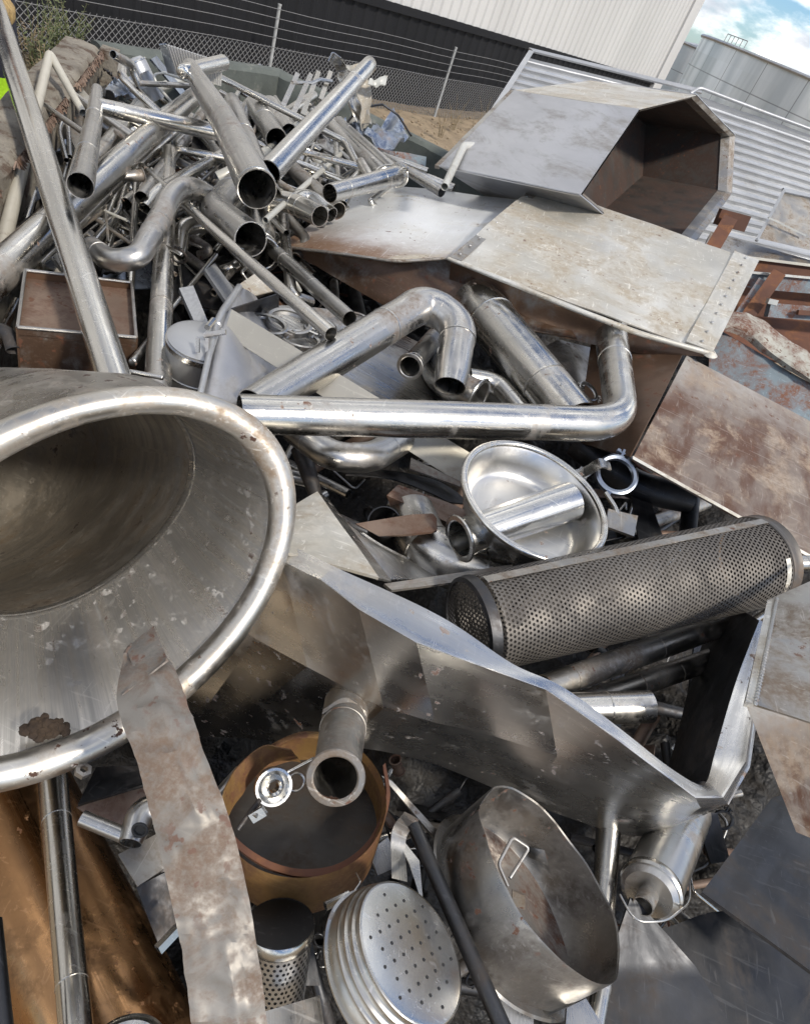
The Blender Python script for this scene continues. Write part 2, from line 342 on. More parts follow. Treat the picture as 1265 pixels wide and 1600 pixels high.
def pipe_mesh(P, seg, ends='oo', wall=.07, wob=0):
    """hollow pipe along [(point, r)]; ends: o open, c closed (domed)"""
    pts = [q[0] for q in P]; rs = [q[1] for q in P]
    if wob:
        rs = [r*(1+wob*noise.noise(q*9)) for q, r in zip(pts, rs)]
    v, f, n = sweep(pts, rs, seg)
    r0 = max(rs)
    v2 = []
    for i in range(n):
        for j in range(seg): v2.append(pts[i]+(v[i*seg+j]-pts[i])*(1-wall))
    b = len(v); v += v2
    f += [tuple(b+k for k in q[::-1]) for q in f]
    for e, i in ((ends[0], 0), (ends[1], n-1)):
        if e == 'o':
            for j in range(seg): f.append((i*seg+j, i*seg+(j+1) % seg, b+i*seg+(j+1) % seg, b+i*seg+j))
        else:
            d = (pts[i]-pts[1 if i == 0 else n-2]).normalized(); base = [i*seg+j for j in range(seg)]
            for hh, k in ((.35, .92), (.6, .7), (.72, .35)):
                nb = [];
                for j in range(seg):
                    v.append(pts[i]+(v[i*seg+j]-pts[i])*k+d*rs[i]*hh*.6); nb.append(len(v)-1)
                for j in range(seg): f.append((base[j], base[(j+1) % seg], nb[(j+1) % seg], nb[j]))
                base = nb
            f.append(base)
    return v, f
def T(name, label, cat, mat, pts, r, ends='oo', bend=2.6, seg=None, bands=(), flange=(), group=None, parent=None, wall=.07, wob=.012):
    """pipe through photo points (px, py, k); r: px radius at each end or one number (px radius at the first point)"""
    W = [p(*q[:3]) for q in pts]
    rr = r if isinstance(r, (list, tuple)) else [r]*len(W)
    if len(rr) != len(W):
        rr = [rr[0]+(rr[-1]-rr[0])*i/(len(W)-1) for i in range(len(W))]
    if isinstance(r, (list, tuple)): rw = [a*dep(w)/F for a, w in zip(rr, W)]
    else: rw = [r*dep(W[0])/F]*len(W)
    seg = seg or (32 if max(rr) > 16 else 20 if max(rr) > 7 else 12)
    P = fillet(list(zip(W, rw)), bend); P = dense(P, max(rw)*2)
    v, f = pipe_mesh(P, seg, ends, wall, wob)
    ln_ = [0.]
    for q0, q1 in zip(P, P[1:]): ln_.append(ln_[-1]+(q1[0]-q0[0]).length)
    uvs = [(6.2832*j/seg*max(rw), ln_[i]) for i in range(len(P)) for j in range(seg)]*2; uvs += [(0, 0)]*(len(v)-len(uvs))
    o = link(name, v, f, mat, parent, sharp=40, uvs=uvs)
    if parent is None: tag(o, label, cat, group)
    tot = [0]
    for a, b in zip(P, P[1:]): tot.append(tot[-1]+(b[0]-a[0]).length)
    def at(t):
        s = t*tot[-1]
        for i in range(len(P)-1):
            if tot[i+1] >= s-1e-9: break
        u = (s-tot[i])/max(tot[i+1]-tot[i], 1e-9)
        return P[i][0].lerp(P[i+1][0], u), P[i][1]+(P[i+1][1]-P[i][1])*u, (P[i+1][0]-P[i][0]).normalized()
    for t in bands:
        c, q, ax = at(t)
        MB().lathe([(q*.985, -.06*q), (q*1.025, -.045*q), (q*1.03, .045*q), (q*.985, .06*q)], c, ax, seg).done('weld_seam', mat, o)
    for t in flange:
        c, q, ax = at(t); h = .12*q; s = -1 if t > .5 else 1
        MB().lathe([(q*.93, 0), (q*1.0, -h*.4), (q*1.22, -h*.3), (q*1.27, h*.3), (q*1.22, h*.9), (q*1.02, h*1.3), (q*.93, h)], c, ax*s, seg).done('flange', mat, o)
    return o
def cr(P, t):
    n = len(P)-1
    if n == 0: return P[0]
    x = min(max(t*n, 0), n); i = min(int(x), n-1); u = x-i
    a = P[i-1] if i > 0 else P[i]*2-P[i+1]; b, c = P[i], P[i+1]; d = P[i+2] if i+2 <= n else P[i+1]*2-P[i]
    return ((b*2) + (c-a)*u + (a*2-b*5+c*4-d)*u*u + (b*3-a-c*3+d)*u**3)*.5
def ln(P, t):
    n = len(P)-1; x = min(max(t*n, 0), n); i = min(int(x), n-1); return P[i].lerp(P[i+1], x-i)
def sheet_mesh(rows, nu, nv, su, sv, th, crump=0, cf=8, side=0, fn=None):
    rows = [[p(*q) if not isinstance(q, V) else q for q in r] for r in rows]
    sus = su if isinstance(su, tuple) else (su,)*len(rows)
    ru = [[(cr if s_ else ln)(r, i/nu) for i in range(nu+1)] for r, s_ in zip(rows, sus)]
    G = [[(cr if sv else ln)([ru[k][i] for k in range(len(ru))], j/nv) for i in range(nu+1)] for j in range(nv+1)]
    N = [[None]*(nu+1) for _ in G]
    for j in range(nv+1):
        for i in range(nu+1):
            a = G[j][min(i+1, nu)]-G[j][max(i-1, 0)]; b = G[min(j+1, nv)][i]-G[max(j-1, 0)][i]
            n = a.cross(b); n = n.normalized() if n.length > 1e-12 else V((0, 0, 1))
            if n.dot(CAM-G[j][i]) < 0: n = -n
            N[j][i] = n
    for j in range(nv+1):
        for i in range(nu+1):
            q = G[j][i]; h = 0
            if crump: h += crump*(noise.noise(q*cf)+.5*noise.noise(q*cf*2.3+V((3, 1, 7))))
            if fn: h += fn(i/nu, j/nv)
            G[j][i] = q+N[j][i]*h
    v = []; w = nu+1
    for j in range(nv+1):
        for i in range(nu+1): v.append(G[j][i])
    b = len(v)
    for j in range(nv+1):
        for i in range(nu+1): v.append(G[j][i]-N[j][i]*th)
    f = []
    for j in range(nv):
        for i in range(nu):
            a = j*w+i; f.append((a, a+1, a+w+1, a+w)); f.append((b+a, b+a+w, b+a+w+1, b+a+1))
    for i in range(nu):
        f.append((i, b+i, b+i+1, i+1)); a = nv*w+i; f.append((a, a+1, b+a+1, b+a))
    for j in range(nv):
        a = j*w; f.append((a, a+w, b+a+w, b+a)); a += nu; f.append((a, b+a, b+a+w, a+w))
    return v, f
def S(name, label, cat, mat, rows, th=.003, nu=12, nv=8, su=False, sv=False, crump=0, cf=8, parent=None, group=None, fn=None, sharp=35):
    v, f = sheet_mesh(rows, nu, nv, su, sv, th, crump, cf, fn=fn)
    uvs = [(i/nu, j/nv) for j in range(nv+1) for i in range(nu+1)]*2
    o = link(name, v, f, mat, parent, sharp=sharp, uvs=uvs)
    if parent is None: tag(o, label, cat, group)
    return o
def axis(cx, cy, k, ratio, dx, dy):
    """centre and the normal of a disc seen as an ellipse: ratio minor/major; (dx, dy) image direction the normal leans to"""
    c = p(cx, cy, k); tw = (CAM-c).normalized()
    d = RI*dx - UI*dy; d = (d-tw*d.dot(tw)).normalized()
    return c, (tw*ratio + d*math.sqrt(max(0, 1-ratio*ratio))).normalized()
def px(n, w): return n*dep(w)/F
def clamp_ring(name, label, cx, cy, k, rp, ratio, dx, dy, mat='dull', group=None, cat='pipe clamp'):
    c, ax = axis(cx, cy, k, ratio, dx, dy); r = px(rp, c)
    x, y = basis(ax)
    o = tag(MB().lathe([(r*.86, -.12*r), (r, -.16*r), (r*1.1, -.12*r), (r*1.1, .12*r), (r, .16*r), (r*.86, .12*r), (r*.92, 0), (r*.86, -.12*r)], c, ax, 36).done(name, mat), label, cat, group)
    MB().box(c+x*r*1.05-y*r*.22-ax*r*.13, x*r*.42, y*r*.12, ax*r*.26).box(c+x*r*1.05+y*r*.10-ax*r*.13, x*r*.42, y*r*.12, ax*r*.26).done('lug', mat, o)
    MB().tube([c+x*r*1.3-y*r*.5, c+x*r*1.3+y*r*.5], r*.07, 8).tube([c+x*r*1.3+y*r*.3, c+x*r*1.3+y*r*.48], r*.15, 6).done('bolt', mat, o)
    MB().box(c-x*r*1.32-y*r*.12-ax*r*.15, x*r*.26, y*r*.24, ax*r*.3).done('hinge', mat, o)
    return o
# ================================================================== SETTING
def struct(o): o['kind'] = 'structure'; return o
# ground: one sheet to the horizon, gently uneven near the yard
def ground():
    mb = MB(); xs = [-900, -300, -100, -40, -20] + [-14+i*.7 for i in range(60)] + [36, 60, 120, 300, 900]
    ys = [-200, -60, -20, -8] + [-4+i*.7 for i in range(50)] + [36, 50, 80, 140, 300, 900]
    v = []; f = []
    for y in ys:
        for x in xs:
            z = .10*noise.noise(V((x*.5, y*.5, 0)))+.05*noise.noise(V((x*1.7, y*1.7, 4))) if -14 < x < 28 and -4 < y < 31 else 0
            v.append(V((x, y, z-.12)))
    w = len(xs)
    for j in range(len(ys)-1):
        for i in range(w-1): f.append((j*w+i, j*w+i+1, (j+1)*w+i+1, (j+1)*w+i))
    mb.add(v, f); return struct(mb.done('ground', 'soil', org=V((0, 0, 0))))
ground()
# bay walls (top 0.8 m below eye level)
def hz(a, z): return V((a.x, a.y, z))
A = p(160, 72, .80); Bc = p(437, 113, .80); Cw = p(800, 291, .80); L0 = p(-60, 352, .80)
def wallbox(name, label, a, b, out, th, z0, mat, rough=0.0, n=40, capn=5):
    """wall from a to b (inner top edge), thickness outwards, uneven weathered top"""
    mb = MB(); d = b-a; u = out.normalized(); v = []; f = []
    prof = [(0, z0), (0, a.z-.10), (0, a.z-.02), (.02, a.z), (th*.5, a.z+.004), (th-.02, a.z), (th, a.z-.03), (th, z0)]
    m = len(prof)
    for i in range(n+1):
        q = a+d*i/n
        for j, (o_, z) in enumerate(prof):
            w = V((q.x, q.y, z))+u*o_
            if j not in (0, m-1):
                h = rough*(noise.noise(w*4.5)+.6*noise.noise(w*13)); w += V((0, 0, h*.7)) + u*(h if j < 3 else -h)*1.0
            v.append(w)
    for i in range(n):
        for j in range(m-1): f.append((i*m+j, i*m+j+1, (i+1)*m+j+1, (i+1)*m+j))
    f.append(list(range(m))); f.append([n*m+j for j in range(m)][::-1])
    return tag(mb.add(v, f).done(name, mat), label, 'wall')
outL = V((-(A-L0).y, (A-L0).x, 0)); outL = outL if outL.x < 0 else -outL
outB = V((-(Bc-A).y, (Bc-A).x, 0)); outB = outB if outB.y > 0 else -outB
outR = V((-(Cw-Bc).y, (Cw-Bc).x, 0)); outR = outR if outR.y > 0 else -outR
wl_ = wallbox('bay_wall', 'weathered pale wall with broken brown edge at the left of the heap', L0, A-(A-L0).normalized()*.02, outL, .16, .6, 'concrete', .015, 90)
# torn brown splinters along the inner edge
mb = MB()
for i in range(1100):
    t = random.random(); q = L0.lerp(A, t)
    if noise.noise(V((t*9, 3, 0))) < -.05: continue
    q = q + V((0, 0, .008)) - outL.normalized()*.012
    d = (A-L0).normalized(); a_ = V((0, 0, -1))*random.uniform(.008, .03)-outL.normalized()*random.uniform(-.008, .016)+d*random.uniform(-.02, .02)
    w = random.uniform(.002, .005)
    mb.box(q, a_, d*w, -outL.normalized()*.004)
so_ = mb.done('splintered_edge', 'brownbar', wl_, smooth=False); so_['label'] = 'ragged brown splintered edge'
MB().box(hz(A, .6)-outL.normalized()*.004-(A-L0).normalized()*.10, (A-L0).normalized()*.09, -outL.normalized()*.07, V((0, 0, 2.01))).done('corner_post', 'concrete', wl_)
wallbox('bay_wall', 'dark green grey concrete wall behind the pipes', A, Bc+(Bc-A).normalized()*.06, outB, .10, .6, 'concgrn', .006)
wallbox('bay_wall', 'mossy concrete wall running in behind the hood, right of the pipes', Bc-(Cw-Bc).normalized()*.04, Cw, outR, .10, .6, 'concgrn', .012)
# earth bank beyond the left wall (the worker and weeds stand on it)
def bank():
    a = L0+outL.normalized()*.17; b = A+outL.normalized()*.17+(A-L0).normalized()*.5; v = []; f = []; n = 36; m = 22
    for i in range(n+1):
        for j in range(m+1):
            q = a.lerp(b, -.6+1.9*i/n)+outL.normalized()*(3.6*j/m)
            e = min(1, (n-i)/9)*min(1, (m-j)/6)
            v.append(V((q.x, q.y, -.2+(1.75)*(e*e*(3-2*e))+.06*noise.noise(q*3)+.03*noise.noise(q*9))))
    for i in range(n):
        for j in range(m): f.append((i*(m+1)+j, i*(m+1)+j+1, (i+1)*(m+1)+j+1, (i+1)*(m+1)+j))
    return struct(MB().add(v, f).done('earth_bank', 'soil'))
bank()
# ------------------------------------------------------------------ fence
P2 = hz(p(437, 8, 1.9), 0); P3 = hz(p(712, 75, 1.9), 0); dF = (P3-P2); sp = dF.length; dF.normalize()
posts = [P2+dF*sp*i for i in (-2, -1, 0, 1, 2, 3)]
fo = empty('chain_link_fence', posts[0], 'galvanised chain link fence with straight wires above, in front of the black wall', 'fence')
for q in posts:
    MB().tube([q+V((0, 0, -.3)), q+V((0, 0, 1.49))], .035, 10).tube([q+V((0, 0, 1.49)), q+V((0, 0, 1.52))], .04, 10).done('post', 'fpost', fo)
mb = MB(); L_ = sp*5; zt = .78; z0 = -.25; g = .115
nrm = V((-dF.y, dF.x, 0))
for s_ in (1, -1):
    k = -int((zt-z0)/g)-1
    while k*g < L_:
        x0 = k*g; 
        pts = []
        a = posts[0]+dF*(x0 if s_ > 0 else x0+(zt-z0))+V((0, 0, z0)); b = posts[0]+dF*(x0+(zt-z0) if s_ > 0 else x0)+V((0, 0, zt))
        off = nrm*.004*s_
        dv = (b-a).normalized(); w = dv.cross(nrm)*.0042
        mb.add([a+off+w-nrm*.004, a+off-w-nrm*.004, a+off-w+nrm*.004, a+off+w+nrm*.004, b+off+w-nrm*.004, b+off-w-nrm*.004, b+off-w+nrm*.004, b+off+w+nrm*.004],
               [(0, 1, 5, 4), (1, 2, 6, 5), (2, 3, 7, 6), (3, 0, 4, 7)])
        if s_ > 0: mb.add([b+w, b-w, b-w+V((0, 0, .035))+dF*.02, b+w+V((0, 0, .035))+dF*.02], [(0, 1, 2, 3)])
        k += 1
mb.done('wire_mesh', 'wire', fo, smooth=False)
for z in (.80, .97, 1.13, 1.29, 1.44):
    MB().tube([posts[0]+V((0, 0, z))-nrm*.035+dF*t*L_+V((0, 0, .012*math.sin(t*40))) for t in [i/40 for i in range(41)]], .005, 5).done('line_wire', 'wire', fo)
# ------------------------------------------------------------------ warehouse behind the fence
nE = V((dF.y, -dF.x, 0)); dE = dF; B0 = P2-nE*.7
def onw(x, y):
    r = ray(x, y); return CAM+r*((B0-CAM).dot(nE)/r.dot(nE))
e1 = onw(700, 32); E1 = hz(e1, 0); E2 = hz(onw(1031, 126), 0)
zb = e1.z; E0 = E1-dE*30; LE = (E2-E0).length
bo = empty('warehouse', E0, 'large warehouse clad in ribbed black sheet below and white sheet above', 'building')
def ribs(name, mat, z0, z1, pitch, depth, off):
    v = []; f = []; n = int(LE/pitch)
    for i in range(n+1):
        for t, h in ((0, 0), (.55, 0), (.65, depth), (.9, depth), (.995, 0)):
            q = E0+dE*min((i+t)*pitch, LE)+nE*(off+h); v += [V((q.x, q.y, z0)), V((q.x, q.y, z1))]
    for i in range(len(v)//2-1): f.append((2*i, 2*i+1, 2*i+3, 2*i+2))
    return link(name, v, f, mat, bo, smooth=False)
ribs('black_wall', 'clad_b', -3, zb, .42, .035, 0)
ribs('white_wall', 'clad_w', zb+.05, 11, .40, .05, .05)
MB().box(E0+nE*0+V((0, 0, zb-.12)), dE*LE, nE*.11, V((0, 0, .17))).done('drip_flashing', 'clad_b', bo)
MB().box(E2+V((0, 0, -3))-dE*.9-nE*.1, dE*.95, nE*.26, V((0, 0, 14))).done('corner_flashing', 'clad_w', bo)
MB().box(E2+V((0, 0, -3))-nE*.12, dE*.05, -nE*30, V((0, 0, 14))).box(E0+V((0, 0, -3))-nE*.12, dE*LE, -nE*.05, V((0, 0, 4.1))).done('side_wall', 'clad_w', bo)
MB().box(E0+V((0, 0, 11)), dE*LE, -nE*30, V((0, 0, .3))).done('roof', 'clad_w', bo)
q0 = hz(p(622, 60, -24), 0); q0 = E0+dE*((q0-E0).dot(dE)+1.0)
MB().box(q0+V((0, 0, -3))+nE*.05, dE*.28, nE*.16, V((0, 0, 4.38))).done('downpipe', 'clad_b', bo)
# ------------------------------------------------------------------ storage tanks
def bigtank(label, px_l, py_l, dist, rad, top_k):
    """left silhouette of the rim at (px_l, py_l); top_k metres above eye level"""
    r = ray(px_l, py_l); h = V((r.x, r.y, 0)).normalized(); dist_h = dist
    q = V((0, 0, 0))+h*dist_h; sd_ = V((h.y, -h.x, 0)); c = q+sd_*rad; zt = CH+r.z/math.hypot(r.x, r.y)*dist_h
    o = empty('storage_tank', hz(c, -3), label, 'tank', 'steel storage tanks behind the warehouse')
    seg = 96; hts = [-3+(zt+3)*i/12 for i in range(13)]; v = []; f = []; uv = []
    for i in range(seg+1):
        a = 2*math.pi*i/seg
        for z in hts: v.append(c+V((rad*math.cos(a), rad*math.sin(a), z))); uv.append((a*rad, zt-z))
    n = len(hts)
    for i in range(seg):
        for j in range(n-1): f.append((i*n+j, (i+1)*n+j, (i+1)*n+j+1, i*n+j+1))
    link('shell', v, f, 'bigtank', o, uvs=uv)
    MB().torus(hz(c, zt), V((0, 0, 1)), rad+.03, .09, 96, 6).done('top_rim', 'galv', o)
    MB().lathe([(rad-.05, -.1), (rad*.5, .25), (0, .4)], hz(c, zt), V((0, 0, 1)), 64).done('roof', 'galv', o)
    mb = MB()
    for i in range(6):
        a = math.pi+.30+i*.035; e = V((math.cos(a), math.sin(a), 0))*(rad-.2)
        mb.tube([hz(c, zt)+e, hz(c, zt+.42)+e], .022, 6)
    mb.tube([hz(c, zt+.42)+V((math.cos(math.pi+.30+i*.035), math.sin(math.pi+.30+i*.035), 0))*(rad-.2) for i in range(6)], .022, 6)
    mb.done('handrail', 'fpost', o); return o
bigtank('big panelled steel storage tank with rail on its rim under the sky', 1097, 56, 52, 13, 0)
bigtank('dark narrow storage tank squeezed between the warehouse corner and the big tank', 1044, 56, 57, 4.2, 0)
# ------------------------------------------------------------------ weeds
def weed(name, label, px_, py_, k, h, spread, mat, n=9, group=None, z=None, dens=26):
    b = p(px_, py_, k)
    if z is not None: b.z = z
    o = empty(name, b, label, 'weed', group)
    st = MB(); lf = MB()
    for i in range(n):
        a = random.uniform(0, 6.28); e = V((math.cos(a), math.sin(a), 0))*spread*random.uniform(.2, 1); hh = h*random.uniform(.55, 1)
        pts = [b+e*.25+e*(t*t)*.9+V((0, 0, hh*t)) for t in (0, .25, .5, .75, 1)]
        st.tube(pts, [.006, .005, .004, .003, .002], 5)
        for j in range(dens):
            t = random.uniform(.15, 1.02); q = b+e*.25+e*(t*t)*.9+V((0, 0, hh*t))
            aa = random.uniform(0, 6.28); d = V((math.cos(aa), math.sin(aa), random.uniform(-.3, .6))).normalized()*random.uniform(.03, .075)*(1.15-t*.6)
            w = d.cross(V((0, 0, 1))).normalized()*d.length*.22
            lf.add([q, q+d*.5+w, q+d, q+d*.5-w], [(0, 1, 2, 3)])
    st.done('stem', mat, o); lf.done('foliage', mat, o, smooth=False); return o
zb_ = 1.50
for i, (x, y, k, h, mt, nm) in enumerate(((62, 128, 1.9, .62, 'leaf', 'leafy grey green weed in front of the left fence post'), (88, 112, 1.9, .70, 'leaf', 'tall bright green weed between fence post and wall corner'),
        (45, 118, 1.9, .45, 'dry', 'dry brown weed low against the big leaning pipe'), (112, 92, 1.9, .52, 'leaf', 'thin weed just left of the wall corner'), (70, 150, 1.9, .36, 'dry', 'withered weed behind the pale bent tube'))):
    weed('weed', nm, x, y, k, h, .22, mt, 12, 'weeds beyond the left wall', zb_)
for i, (x, y, nm) in enumerate(((690, 212, 'dry weed at the foot of the fence post beyond the right wall'), (735, 222, 'dry weed on sandy soil beside the corrugated sheet'), (708, 200, 'sparse brown weed close behind the right fence post'), (752, 205, 'tallest dry stalk against the black wall beside corrugated sheet'))):
    weed('weed', nm, x, y, 3.4, .8+.25*(i == 3), .35, 'dry', 8, 'dry weeds on the sandy ground', -.05, 12)
# stones and litter on the sandy strip would be too small to tell apart: gravel
mb = MB()
for i in range(500):
    q = p(random.uniform(560, 860), random.uniform(170, 300), 3.45); r = random.uniform(.01, .045)
    mb.lathe([(0, -r*.6), (r*.9, -r*.2), (r, .1*r), (r*.6, .6*r), (0, .7*r)], q, V((random.uniform(-.3, .3), random.uniform(-.3, .3), 1)), 6)
g_ = mb.done('gravel', 'soil', smooth=False); g_['kind'] = 'stuff'; g_['label'] = 'loose gravel on sandy soil beyond the wall'; g_['category'] = 'gravel'
# ------------------------------------------------------------------ corrugated sheets leaning at the right
def corr(label, tl, tr, br, bl, n, depth, curl=.10, mat='galv'):
    q = [p(*a) for a in (tl, tr, br, bl)]; nv = n*12; nu = 16; rows = []
    nm = (q[1]-q[0]).cross(q[3]-q[0]).normalized(); nm = nm if nm.dot(CAM-q[0]) > 0 else -nm
    for j in range(nv+1):
        t = j/nv; ph = (t*n) % 1; h = depth if .10 < ph < .22 else (depth*.3 if .55 < ph < .65 else 0)
        c = -curl*max(0, 1-t/.10)**2
        rows.append([q[0].lerp(q[1], i/nu).lerp(q[3].lerp(q[2], i/nu), t)+nm*(h+c+.004*noise.noise(V((i*.6, t*7, 1)))) for i in range(nu+1)])
    v, f = sheet_mesh(rows, nu, nv, False, False, .003)
    return tag(link('corrugated_sheet', v, f, mat, sharp=25), label, 'metal sheet', 'ribbed grey sheets leaning behind the hood')
c1 = corr('ribbed grey sheet with rounded top edge standing behind the octagonal hood', (832, 78, -5.2), (1096, 143, -5.4), (1060, 420, -4.9), (690, 318, -4.75), 22, .018)
S('edge_trim', None, None, 'galv', [[(826, 74, -5.16), (1096, 139, -5.36)], [(833, 80, -5.14), (1096, 145, -5.34)]], .012, 10, 2, parent=c1)
S('edge_trim', None, None, 'galv', [[(834, 80, -5.13), (771, 180, -4.92), (694, 296, -4.68)], [(826, 78, -5.12), (763, 176, -4.91), (686, 292, -4.66)]], .01, 10, 2, parent=c1)
c2 = corr('long ribbed sheet with a curled top edge right of the hood, below the tanks', (1088, 140, -4.95), (1330, 226, -5.05), (1330, 470, -4.6), (1060, 410, -4.5), 20, .02, .06)
T('curled_edge', None, None, 'galv', [(1078, 146, -4.9), (1092, 137, -4.93), (1200, 178, -4.98), (1330, 226, -5.03)], 2.6, parent=c2, ends='cc')
fr = tag(S('framed_panel', None, None, 'grimy', [[(1224, 298, -3.72), (1330, 322, -3.8)], [(1182, 374, -3.6), (1330, 408, -3.68)]], .006, 6, 6), 'framed grey panel with a slanting bright strip, leaning at the right edge', 'panel')
mb = MB()
for a, b in (((1222, 296, -3.7), (1330, 320, -3.78)), ((1224, 298, -3.7), (1181, 376, -3.58)), ((1181, 374, -3.58), (1330, 409, -3.66))):
    mb.bar(p(*a), p(*b), .016, .014, (CAM-p(*a)).normalized())
mb.done('frame', 'galv', fr)
MB().bar(p(1200, 340, -3.60), p(1258, 368, -3.63), .008, .012, (CAM-p(1200, 350, -3.6)).normalized()).done('bright_strip', 'white', fr)
# pallet of long sheets under it
S('flat_sheet', 'stack of thin buff sheets lying under the ribbed sheet at right', 'metal sheet', 'grimy', [[(1110, 362, -3.72), (1330, 425, -3.68)], [(1100, 385, -3.62), (1330, 440, -3.6)]], .05, 8, 4)
# ------------------------------------------------------------------ rusty frames at right
rf = empty('rusty_steelwork', p(1150, 400, -3.3), 'rusty brown welded steel frame with an upright bracket, right of the riveted plate', 'frame')
def rbar(name, a, b, w, h, mat, par, up=None):
    A_, B_ = p(*a), p(*b); MB().bar(A_, B_, w, h, up or (CAM-A_).normalized()).done(name, mat, par)
rbar('beam', (1120, 338, -3.35), (1165, 350, -3.35), .075, .05, 'rust', rf)
rbar('upright', (1138, 345, -3.32), (1105, 400, -3.25), .07, .05, 'rust', rf)
rbar('beam', (1150, 414, -3.2), (1340, 436, -3.2), .07, .06, 'rust', rf)
rbar('flange', (1150, 400, -3.18), (1340, 424, -3.18), .012, .09, 'pale', rf)
MB().box(p(1128, 352, -3.30), RI*.03, UI*.02, FWD*.02).done('tab', 'black', rf)
bb = empty('painted_steelwork', p(1200, 470, -3.0), 'blue grey painted frame with rust patches and a dark slot, at the right edge', 'frame')
rbar('beam', (1160, 436, -3.08), (1340, 452, -3.08), .075, .05, 'bluep', bb)
rbar('flange', (1165, 425, -3.06), (1340, 441, -3.06), .01, .07, 'white', bb)
rbar('brace', (1215, 428, -3.0), (1160, 505, -2.95), .06, .03, 'rust', bb)
rbar('brace', (1190, 440, -3.02), (1150, 500, -2.97), .045, .03, 'bluep', bb)
rbar('beam', (1198, 484, -2.92), (1340, 496, -2.92), .06, .04, 'bluep', bb)
rbar('tube_end', (1198, 470, -2.9), (1212, 473, -2.9), .022, .03, 'white', bb)
rbar('pin', (1245, 488, -2.88), (1340, 494, -2.88), .02, .02, 'rust', bb)
S('back_plate', None, None, 'rust', [[(1140, 440, -3.2), (1340, 460, -3.2)], [(1120, 545, -2.9), (1340, 590, -2.9)]], .01, 4, 4, parent=bb)
S('skip_wall', 'torn skip wall with thick pale lip and rust, dark blue grey inside', 'skip', 'lip',
  [[(1120, 488, -2.62), (1170, 492, -2.62), (1220, 522, -2.6), (1300, 580, -2.55)], [(1118, 502, -2.55), (1165, 512, -2.55), (1215, 552, -2.52), (1300, 610, -2.48)], [(1118, 512, -2.56), (1160, 528, -2.56), (1205, 562, -2.54), (1300, 622, -2.5)]],
  .02, 24, 6, True, True, .012, 14)
S('skip_side', 'dark blue grey skip side below the torn lip', 'skip', 'bluep', [[(1110, 508, -2.6), (1330, 636, -2.5)], [(1100, 700, -2.55), (1330, 800, -2.4)]], .01, 8, 8, crump=.01)
